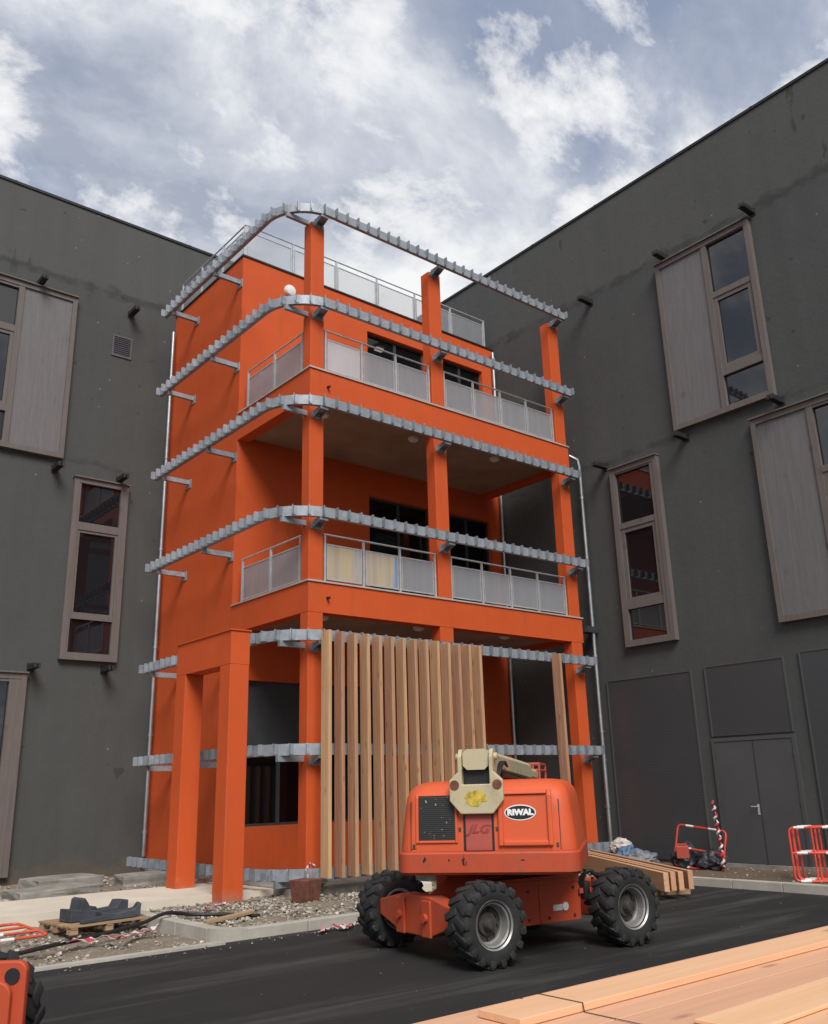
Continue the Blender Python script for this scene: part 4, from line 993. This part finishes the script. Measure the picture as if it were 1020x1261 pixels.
# cream upright with clevis, pin and boom
mb = MB(); v0 = -1.40
oct_ = [(-0.40, 1.62), (-0.40, 1.85), (-0.245, 1.99), (-0.245, 1.805), (0.085, 1.805), (0.085, 1.99), (0.24, 1.85), (0.24, 1.62), (0.11, 1.47), (-0.27, 1.47)]
mb.prism(oct_, (0, v0, ZB), (1, 0, 0), (0, 0, 1), (0, 1, 0), 0.10)
plate = tpart(mb, 'upright_plate', M['cream'], smooth=False, bevel=0.012)
for u0, u1 in ((-0.292, -0.245), (0.085, 0.132)):
    mb = MB(); mb.prism([(v0 + 0.1, 1.80), (v0 + 0.0, 1.95), (v0 + 0.0, 2.12), (v0 + 0.10, 2.21), (v0 + 0.30, 2.21), (v0 + 0.5, 2.10), (v0 + 0.7, 1.84)], (u0, 0, ZB), (0, 1, 0), (0, 0, 1), (1, 0, 0), u1 - u0)
    tpart(mb, 'clevis_plate', M['cream'], smooth=False, bevel=0.01)
mb = MB()
for u in (-0.335, 0.175): mb.lathe([(0.001, -0.005), (0.055, -0.005), (0.055, 0.008), (0.001, 0.008)], 20, Matrix.Translation((u, v0 - 0.004, z_(1.80))))
tpart(mb, 'lifting_eye', M['rust'])
mb = MB(); mb.lathe([(0.001, -0.25), (0.045, -0.25), (0.045, 0.25), (0.001, 0.25)], 18, Matrix.Translation((-0.08, v0 + 0.16, z_(2.12))) @ Matrix.Rotation(R(90), 4, 'Z')); tpart(mb, 'pivot_pin', M['cream'])
mb = MB(); rng = random.Random(3)
blob = [((0.13 + rng.uniform(-0.035, 0.03)) * math.cos(2 * PI * k / 22), (0.085 + rng.uniform(-0.03, 0.025)) * math.sin(2 * PI * k / 22)) for k in range(22)]
mb.prism([(p[0] - 0.08, p[1] + 1.655) for p in blob], (0, v0 - 0.004, ZB), (1, 0, 0), (0, 0, 1), (0, 1, 0), 0.003); tpart(mb, 'worn_sticker', M['yellow'], plate, smooth=False)
def boom_box(mb, u0, u1, va, vb, za0, za1, zb0, zb1):
    ch = 0.05
    def sec_(v, z0, z1): return [(u0 + ch, v, z_(z0)), (u1 - ch, v, z_(z0)), (u1, v, z_(z0 + ch)), (u1, v, z_(z1 - ch)), (u1 - ch, v, z_(z1)), (u0 + ch, v, z_(z1)), (u0, v, z_(z1 - ch)), (u0, v, z_(z0 + ch))]
    mb.loft([sec_(va, za0, za1), sec_(vb, zb0, zb1)])
mb = MB(); boom_box(mb, -0.235, 0.075, v0 + 0.05, 3.9, 1.97, 2.21, 1.84, 2.13); boom = tpart(mb, 'boom', M['cream'], smooth=False)
mb = MB(); mb.box(-0.24, 0.08, v0 + 0.12, v0 + 0.5, z_(1.78), z_(1.965)); tpart(mb, 'clevis_gap', M['black'], smooth=False)
mb = MB(); boom_box(mb, -0.19, 0.03, 3.9, 5.6, 1.88, 2.08, 1.84, 2.04); tpart(mb, 'boom_extension', M['cream'], smooth=False)
mb = MB(); boom_box(mb, 0.077, 0.16, v0 + 0.9, 3.4, 1.86, 1.96, 1.74, 1.84); tpart(mb, 'cable_track', M['black'], smooth=False)
mb = MB()          # work basket at the far end
B0, B1, BT = -0.85, 0.02, 2.16
for z in (1.0, 1.6, BT - 0.12, BT): mb.tube([(B0, 6.0, z_(z)), (B1, 6.0, z_(z)), (B1, 7.4, z_(z)), (B0, 7.4, z_(z)), (B0, 6.0, z_(z))], 0.025, 8)
for u in (B0, -0.4, -0.1, B1):
    for v in (6.0, 7.4): mb.tube([(u, v, z_(0.95)), (u, v, z_(BT))], 0.024, 8)
mb.box(B0, B1, 6.0, 7.4, z_(0.93), z_(0.97)); mb.box(-0.20, 0.0, 5.55, 6.0, z_(1.4), z_(2.02))
tpart(mb, 'work_basket', M['lift_worn'], smooth=False)

# ---------------------------------------------------------------- second machine cut by the left edge
m2 = thing('lift_chassis', 'red orange machine with a lugged tyre at the lower left edge', 'machine', (-6.90, -7.40, GZ), None, R(-39.3))
place_wheel(m2, -0.11, 0.25, TR, -1)
mb = MB()
def rpoly(hx, hz, r, n=6): return [(p[0], p[1]) for p in rrect(hx, -hz, hz, r, 0, n)]
mb.prism(rpoly(0.34, 0.38, 0.07), (0.03, 0.0, 0.49), (1, 0, 0), (0, 0, 1), (0, -1, 0), 0.06); mb.box(-1.6, -0.315, -0.30, 0.0, 0.2, 0.80, None, 0.03)
bp = mb.build('side_plate', M['lift_steel'], m2, local=True, bevel=0.012)
mb = MB(); mb.prism(rpoly(0.28, 0.32, 0.09), (0.01, -0.062, 0.43), (1, 0, 0), (0, 0, 1), (0, -1, 0), 0.045); mb.build('inner_plate', M['lift_steel'], bp, local=True, bevel=0.012)
mb = MB(); mb.lathe([(0.001, -0.004), (0.052, -0.004), (0.052, 0.004), (0.001, 0.004)], 20, Matrix.Translation((0.275, -0.063, 0.775))); mb.build('hole', M['black'], bp, local=True)
mb = MB(); mb.lathe([(0.001, -0.14), (0.15, -0.14), (0.15, 0.2), (0.001, 0.2)], 20, Matrix.Translation((0.0, 0.15, 0.42))); mb.build('axle', M['hub'], m2, local=True, smooth=True)

# ---------------------------------------------------------------- red and white site barriers
def barrier_parts(o, w, h, mid=(0.5,), bands=((0.22, 1), (0.72, 1)), red='red', legs=(0.33,)):
    r = 0.02; rc = 0.09; mb = MB(); p = []
    for cx, cz, a0 in ((rc, rc, 180), (w - rc, rc, 270), (w - rc, h - rc, 0), (rc, h - rc, 90)):
        for k in range(5): a = R(a0 + 22.5 * k); p.append((cx + rc * math.cos(a), 0, cz + rc * math.sin(a)))
    mb.tube(p + [p[0]], r, 8); mb.build('frame', M[red], o, local=True, smooth=True)
    for m_ in mid:
        mb = MB(); mb.tube([(0.012, 0, h * m_), (w - 0.012, 0, h * m_)], r * 0.92, 8); mb.build('rail', M[red], o, local=True, smooth=True)
    for l in legs:
        mb = MB(); mb.tube([(w * l, 0, 0.012), (w * l, 0, h - 0.012)], r * 0.85, 8); mb.build('upright', M[red], o, local=True, smooth=True)
    for z in [0.0, h] + [h * m_ for m_ in mid]:
        for b, _ in bands:
            mb = MB(); mb.tube([(w * b - 0.09, 0, z), (w * b + 0.09, 0, z)], r + 0.004, 8); mb.build('reflective_band', M['band'], o, local=True, smooth=True)
BL = ['red barrier at the front of the leaning stack beside the double door', 'second red barrier in the leaning stack, behind the front one', 'third red barrier in the leaning stack, closer to the wall', 'rearmost red barrier in the leaning stack by the wall']
b0 = thing('site_barrier', BL[0], 'barrier', (7.72, -5.36, -0.05), 'red and white site barriers', R(-58))
barrier_parts(b0, 1.5, 0.93, (0.52,), ((0.12, 1), (0.45, 1), (0.8, 1)), 'red', (0.26, 0.6))
b0.rotation_euler = (R(-6), 0, R(-58))
for k, (dx, dy, rz_, tx) in enumerate(((0.16, 0.02, -60, -7), (0.34, 0.10, -57, -8), (0.50, 0.10, -55, -9))):
    b = copy_tree(b0); b.location = (7.72 + dx, -5.36 + dy, -0.05); b.rotation_euler = (R(tx), 0, R(rz_)); b['label'] = BL[k + 1]
bm_ = thing('site_barrier', 'red barrier tipped askew against the perforated sheet behind the planks', 'barrier', (8.72, -2.02, 0.02), 'red and white site barriers')
barrier_parts(bm_, 1.12, 0.85, (0.45,), ((0.25, 1), (0.72, 1)), 'red', ())
bm_.rotation_euler = (R(-12), R(7), R(-84))
bl = thing('site_barrier', 'orange and white barrier lying flat on the soil at the left edge', 'barrier', (-5.75, -0.93, 0.02), 'red and white site barriers')
barrier_parts(bl, 1.75, 0.95, (0.35, 0.68), ((0.25, 1), (0.5, 1), (0.68, 1)), 'red_orange', ())
bl.rotation_euler = (R(-86), 0, R(8)); bl.location = (-6.12, -1.60, 0.03)
# stake wound with tape
o = thing('tape_stake', 'tall thin stake wound with red and white tape beside the door', 'stake', (8.8, -3.18, -0.05))
mb = MB(); mb.tube([(8.8, -3.18, -0.1), (8.79, -3.17, 0.6), (8.8, -3.10, 1.30)], 0.013, 8); mb.build('rod', M['dark_steel'], o)
mb = MB(); pts = [(8.8 + 0.03 * math.cos(k * 0.9), -3.18 + 0.075 * max(0, k - 20) / 40 + 0.03 * math.sin(k * 0.9), 0.02 + k * 0.0215) for k in range(62)]
mb.tube(pts, 0.026, 6); mb.build('tape', M['tape'], o, smooth=True)

# ribbons of barrier tape dropped on the ground
def ribbon(label, pts, w=0.07, seed=1):
    rg = random.Random(seed); mb = MB(); vs = []
    P = [Vector(p) for p in pts]; fine = []
    for a, b in zip(P, P[1:]):
        for k in range(6): fine.append(a.lerp(b, k / 6))
    for i, p in enumerate(fine):
        d = (fine[min(i + 1, len(fine) - 1)] - fine[max(i - 1, 0)]).normalized(); tw = rg.uniform(-1.0, 1.0); n = Vector((-d.y, d.x, 0)) * math.cos(tw) + Vector((0, 0, 1)) * math.sin(tw) * 0.6
        q = p + Vector((0, 0, abs(rg.uniform(0, 0.05)) + 0.03)); vs.append((mb.bm.verts.new(q - n * w / 2), mb.bm.verts.new(q + n * w / 2)))
    for a, b in zip(vs, vs[1:]): mb.bm.faces.new((a[0], a[1], b[1], b[0]))
    o = mb.build('barrier_tape', M['tape'], loc=pts[0]); md = o.modifiers.new('thickness', 'SOLIDIFY'); md.thickness = 0.004
    return tag(o, label, 'tape', 'loose red and white barrier tape')
ribbon('crumpled red and white tape on the asphalt by the left tyre', [(-1.25, -3.18, GZ), (-1.0, -3.0, GZ), (-0.75, -3.12, GZ), (-0.9, -3.2, GZ), (-0.5, -2.95, GZ), (-0.2, -2.92, GZ), (0.15, -2.98, GZ)], 0.10, 4)
ribbon('dusty red tape strewn along the soil beside the black hose', [(-4.9, -1.75, -0.12), (-4.3, -1.7, -0.1), (-3.8, -1.6, -0.1), (-3.5, -1.75, -0.11), (-3.0, -1.45, -0.1), (-2.72, -1.2, -0.1)], 0.10, 7)
ribbon('scrap of red tape lying on the gravel near the front pillar', [(-1.75, -0.55, -0.03), (-1.5, -0.35, -0.03), (-1.25, -0.3, -0.03), (-1.1, -0.1, -0.03)], 0.07, 9)
ribbon('red and white tape knotted round the foot of the corner post', [(0.42, -0.28, 0.18), (0.44, -0.22, 0.40), (0.52, -0.12, 0.46), (0.66, -0.1, 0.44), (0.6, -0.16, 0.40)], 0.06, 12)

# ---------------------------------------------------------------- small things on the left
o = MB()
hp = [(-5.6, -2.3, -0.06), (-5.02, -2.05, -0.06), (-4.47, -1.78, -0.05), (-3.82, -1.40, -0.06), (-2.98, -1.03, -0.02), (-2.62, -0.9, 0.05), (-2.4, -0.83, 0.06), (-2.0, -0.75, -0.01), (-1.6, -1.0, -0.03), (-1.25, -1.5, -0.04)]
o.tube(smooth_path(hp), 0.028, 8); tag(o.build('hose', M['cable'], smooth=True), 'black hose curving across the soil and over the kerb', 'hose')
pal = thing('pallet', 'low wooden pallet on the soil carrying dark rubber blocks', 'pallet', (-3.25, 0.05, -0.15), None, R(6))
for k in range(7):
    y = -0.48 + k * 0.16; mb = MB(); mb.box(-0.62, 0.62, y - 0.055, y + 0.055, 0.115, 0.137); mb.build('deck_board', M['pallet'], pal, local=True)
for x in (-0.55, 0.0, 0.55):
    mb = MB(); mb.box(x - 0.05, x + 0.05, -0.53, 0.53, 0.090, 0.113); mb.build('stringer', M['pallet'], pal, local=True)
    for y in (-0.46, 0, 0.46):
        mb = MB(); mb.box(x - 0.06, x + 0.06, y - 0.06, y + 0.06, 0.02, 0.088); mb.build('block', M['pallet'], pal, local=True)
def rubber_block(label, x, y, rz, prof, depth, tilt=0):
    mb = MB(); mb.prism(prof, (0, -depth / 2, 0), (1, 0, 0), (0, 0, 1), (0, 1, 0), depth)
    o = mb.build('rubber_block', M['bgrey'], local=True, bevel=0.012); o.location = (x, y, -0.008); o.rotation_euler = (0, R(tilt), R(rz))
    return tag(o, label, 'rubber block', 'dark rubber blocks on the pallet')
rubber_block('dark rubber block with a pointed hump, left on the pallet', -3.50, 0.0, 8, [(-0.22, 0), (0.24, 0), (0.24, 0.13), (0.12, 0.14), (0.05, 0.25), (-0.01, 0.33), (-0.05, 0.30), (-0.07, 0.16), (-0.22, 0.18)], 0.36)
rubber_block('long dark rubber block with a sagging top, middle of the pallet', -3.10, -0.18, 4, [(-0.20, 0), (0.36, 0), (0.36, 0.10), (0.20, 0.11), (0.05, 0.08), (-0.20, 0.12)], 0.34)
rubber_block('dark rubber block with a raised end, back right on the pallet', -2.98, 0.24, 10, [(-0.36, 0), (0.30, 0), (0.30, 0.21), (0.16, 0.22), (0.10, 0.12), (-0.22, 0.10), (-0.26, 0.17), (-0.36, 0.17)], 0.26)
rubber_block('small dark rubber wedge at the right end of the pallet', -2.74, -0.14, -12, [(-0.10, 0), (0.12, 0), (0.13, 0.19), (0.09, 0.19), (0.04, 0.12), (-0.10, 0.09)], 0.22)
rubber_block('thin dark rubber strip lying along the front of the pallet', -3.36, -0.36, 14, [(-0.26, 0), (0.26, 0), (0.26, 0.06), (0.10, 0.075), (-0.26, 0.045)], 0.10)
def slabby(label, x, y, z, rz, sx, sy, sz, seed):
    rg = random.Random(seed); mb = MB(); mb.box(-sx / 2, sx / 2, -sy / 2, sy / 2, 0, sz)
    bmesh.ops.subdivide_edges(mb.bm, edges=mb.bm.edges[:], cuts=2, use_grid_fill=True)
    for v in mb.bm.verts: v.co += Vector((rg.uniform(-1, 1), rg.uniform(-1, 1), rg.uniform(-1, 1) * 0.6)) * 0.016
    o = mb.build('concrete_slab', M['old_concrete'], local=True, bevel=0.02); o.location = (x, y, z); o.rotation_euler = (0, R(rg.uniform(-1.5, 1.5)), R(rz))
    return tag(o, label, 'concrete slab', 'broken concrete slabs along the left wall')
slabby('broad grey concrete slab lying by the left wall behind the footpath', -2.60, 3.95, -0.06, 3, 1.5, 0.95, 0.21, 1)
slabby('narrower concrete slab lying behind the broad slab at the left wall', -2.0, 5.2, 0.0, 5, 1.35, 1.0, 0.22, 2)
slabby('rounded stone slab near the foot of the left downpipe', -0.35, 4.85, -0.05, -4, 1.15, 0.6, 0.24, 3)
mb = MB(); mb.loft([[(-0.17, -0.17, 0), (0.17, -0.17, 0), (0.17, 0.17, 0), (-0.17, 0.17, 0)], [(-0.22, -0.20, 0.36), (0.22, -0.20, 0.36), (0.22, 0.20, 0.36), (-0.22, 0.20, 0.36)]])
o = mb.build('bucket', M['rust'], local=True, bevel=0.01); o.location = (0.28, -0.42, -0.06); o.rotation_euler = (0, 0, R(20)); tag(o, 'rusty box standing on the gravel at the corner post', 'box')
mb = MB(); mb.box(-0.5, 0.5, -0.16, 0.16, 0, 0.16, None, 0.012); o = mb.build('kerb_stone', M['walk'], local=True); o.location = (1.95, -1.15, -0.03); o.rotation_euler = (0, 0, R(8)); tag(o, 'loose pale kerb stone lying on the gravel behind the left tyre', 'kerb stone')
mb = MB(); mb.box(-0.45, 0.45, -0.05, 0.05, 0, 0.05, None, 0.006); o = mb.build('wood_offcut', M['pallet'], local=True); o.location = (-1.75, -1.45, -0.04); o.rotation_euler = (0, R(-3), R(12)); tag(o, 'pale wooden offcut lying on the gravel beside the kerb', 'wood offcut')

# ---------------------------------------------------------------- planks by the lift, rubbish heap
d = Vector((0.54, 0.84, 0)).normalized(); n_ = Vector((d.y, -d.x, 0))
PL = ['thick timber plank on edge, nearest the right tyre', 'second timber plank on edge in the row beside the lift', 'third timber plank on edge in the row beside the lift', 'outermost timber plank on edge, farthest right in the row']
mb = MB(); mb.box(0, 5.6, -0.045, 0.045, 0.0, 0.30, None, 0.005); pl = mb.build('timber_plank', M['beam'], local=True)
for k, (off, back) in enumerate(((0.0, 0.0), (0.17, 0.12), (0.30, 0.10), (0.52, 0.22))):
    o = pl if k == 0 else pl.copy()
    if k: C.objects.link(o)
    p = Vector((4.62, -4.78, 0.0)) + n_ * off + d * back
    o.location = p; o.rotation_euler = (0, 0, math.atan2(d.y, d.x)); tag(o, PL[k], 'timber plank', 'timber planks laid on edge beside the lift')
mb = MB()
for s, nm in ((0.9, 'short timber bearer under the planks, near their sawn ends'),):
    mb = MB(); mb.box(-0.05, 0.05, -0.15, 0.75, 0, 0.145); o = mb.build('timber_bearer', M['pallet'], local=True); p = Vector((4.62, -4.78, GZ + 0.002)) + d * s; o.location = p; o.rotation_euler = (0, 0, math.atan2(d.y, d.x) + PI); tag(o, nm, 'timber bearer')
def sack(label, name, x, y, z, sx, sy, sz, mat, seed, cat='sack'):
    mb = MB(); bmesh.ops.create_icosphere(mb.bm, subdivisions=4, radius=0.5)
    for v in mb.bm.verts:
        q = v.co.copy(); nn = noise.fractal(q * 3.2 + Vector((seed * 3.7, 0, 0)), 0.7, 2.0, 4); v.co = q * (1 + 0.34 * nn); v.co.x *= sx; v.co.y *= sy; v.co.z *= sz
        if v.co.z < -0.36 * sz: v.co.z = -0.36 * sz
    o = mb.build(name, mat, local=True, smooth=True); o.location = (x, y, z + 0.36 * sz); o.rotation_euler = (0, 0, seed)
    return tag(o, label, cat, 'rubbish heap by the perforated sheet')
sack('crumpled whitish sack on top of the rubbish heap', 'sack', 8.62, -0.72, 0.20, 0.62, 0.5, 0.36, M['bag_white'], 1)
sack('blue sack in the middle of the rubbish heap', 'sack', 8.45, -1.05, -0.05, 0.55, 0.5, 0.5, M['bag_blue'], 2)
sack('grey tarpaulin bundle at the front of the rubbish heap', 'tarpaulin', 8.35, -1.45, -0.05, 0.75, 0.6, 0.42, M['bag_grey'], 3, 'tarpaulin')
sack('black rubbish bag behind the tipped barrier', 'rubbish_bag', 8.95, -2.15, -0.05, 0.6, 0.55, 0.60, M['bag_dark'], 4, 'rubbish bag')
sack('dark bundle of hose at the foot of the tipped barrier', 'bundle', 8.95, -2.85, -0.05, 0.55, 0.5, 0.45, M['bag_dark'], 5, 'bundle')
sack('pale dusty sack at the left end of the rubbish heap', 'sack', 8.8, -0.25, -0.05, 0.6, 0.5, 0.36, M['bag_grey'], 6)
mb = MB(); mb.box(-0.13, 0.13, -0.08, 0.08, 0, 0.26, None, 0.02); mb.box(-0.1, 0.1, -0.02, 0.02, 0.27, 0.30, None, 0.005); mb.box(-0.1, -0.07, -0.02, 0.02, 0.25, 0.28); mb.box(0.07, 0.1, -0.02, 0.02, 0.25, 0.28)
o = mb.build('jerrycan', M['lift_worn'], local=True); o.location = (8.72, -2.28, 0.16); o.rotation_euler = (R(5), 0, R(-60)); tag(o, 'bright red can hanging low on the tipped barrier', 'can')

# ---------------------------------------------------------------- timber stack in the foreground
ZT = 0.985
def board(label, x0, x1, y0, y1, z0, z1, rz=0.0):
    mb = MB(); L = x1 - x0; mb.box(0, L, 0, y1 - y0, 0, z1 - z0, None, 0.003); o = mb.build('pine_board', M['board'], local=True); o.location = (x0, y0, z0); o.rotation_euler = (0, 0, R(rz))
    return tag(o, label, 'pine board', 'pine boards stacked in the foreground')
board('top pine board along the rear edge of the foreground stack', -6.39, 1.6, -12.17, -11.955, ZT, ZT + 0.028)
board('top pine board at the front of the foreground stack', -5.92, 2.0, -12.78, -12.555, ZT, ZT + 0.014, 0.6)
board('rear pine board of the lower layer, under the strap', -7.6, 1.5, -12.32, -11.84, ZT - 0.05, ZT - 0.002)
board('middle pine board of the lower layer, seen between the top boards', -7.5, 1.5, -12.75, -12.325, ZT - 0.05, ZT - 0.0035)
board('front pine board of the lower layer, nearest the viewer', -7.7, 1.5, -13.18, -12.755, ZT - 0.05, ZT - 0.002)
for k, zb in enumerate((0.70, 0.44, 0.18)):
    board(['upper thick pine layer under the boards of the foreground stack', 'middle thick pine layer inside the foreground stack', 'lowest thick pine layer of the foreground stack'][k], -7.5, 1.4, -13.15, -11.93, zb, zb + 0.245)
for k, x in enumerate((-6.8, 0.8)):
    mb = MB(); mb.box(-0.06, 0.06, -0.65, 0.65, 0, 0.325); o = mb.build('timber_bearer', M['pallet'], local=True); o.location = (x, -12.54, GZ + 0.002); tag(o, ['timber bearer under the left end of the foreground stack', 'timber bearer under the right end of the foreground stack'][k], 'timber bearer')
mb = MB(); zt = ZT + 0.030
mb.loft([[(-6.065, y, z), (-6.060, y, z), (-6.060, y, z + 0.0012), (-6.065, y, z + 0.0012)] for y, z in ((-11.835, 0.85), (-11.835, ZT), (-11.95, ZT), (-11.952, zt), (-12.172, zt), (-12.178, ZT), (-12.60, ZT), (-13.19, ZT))])
tag(mb.build('packing_strap', M['black']), 'thin black packing strap across the foreground boards', 'strap')
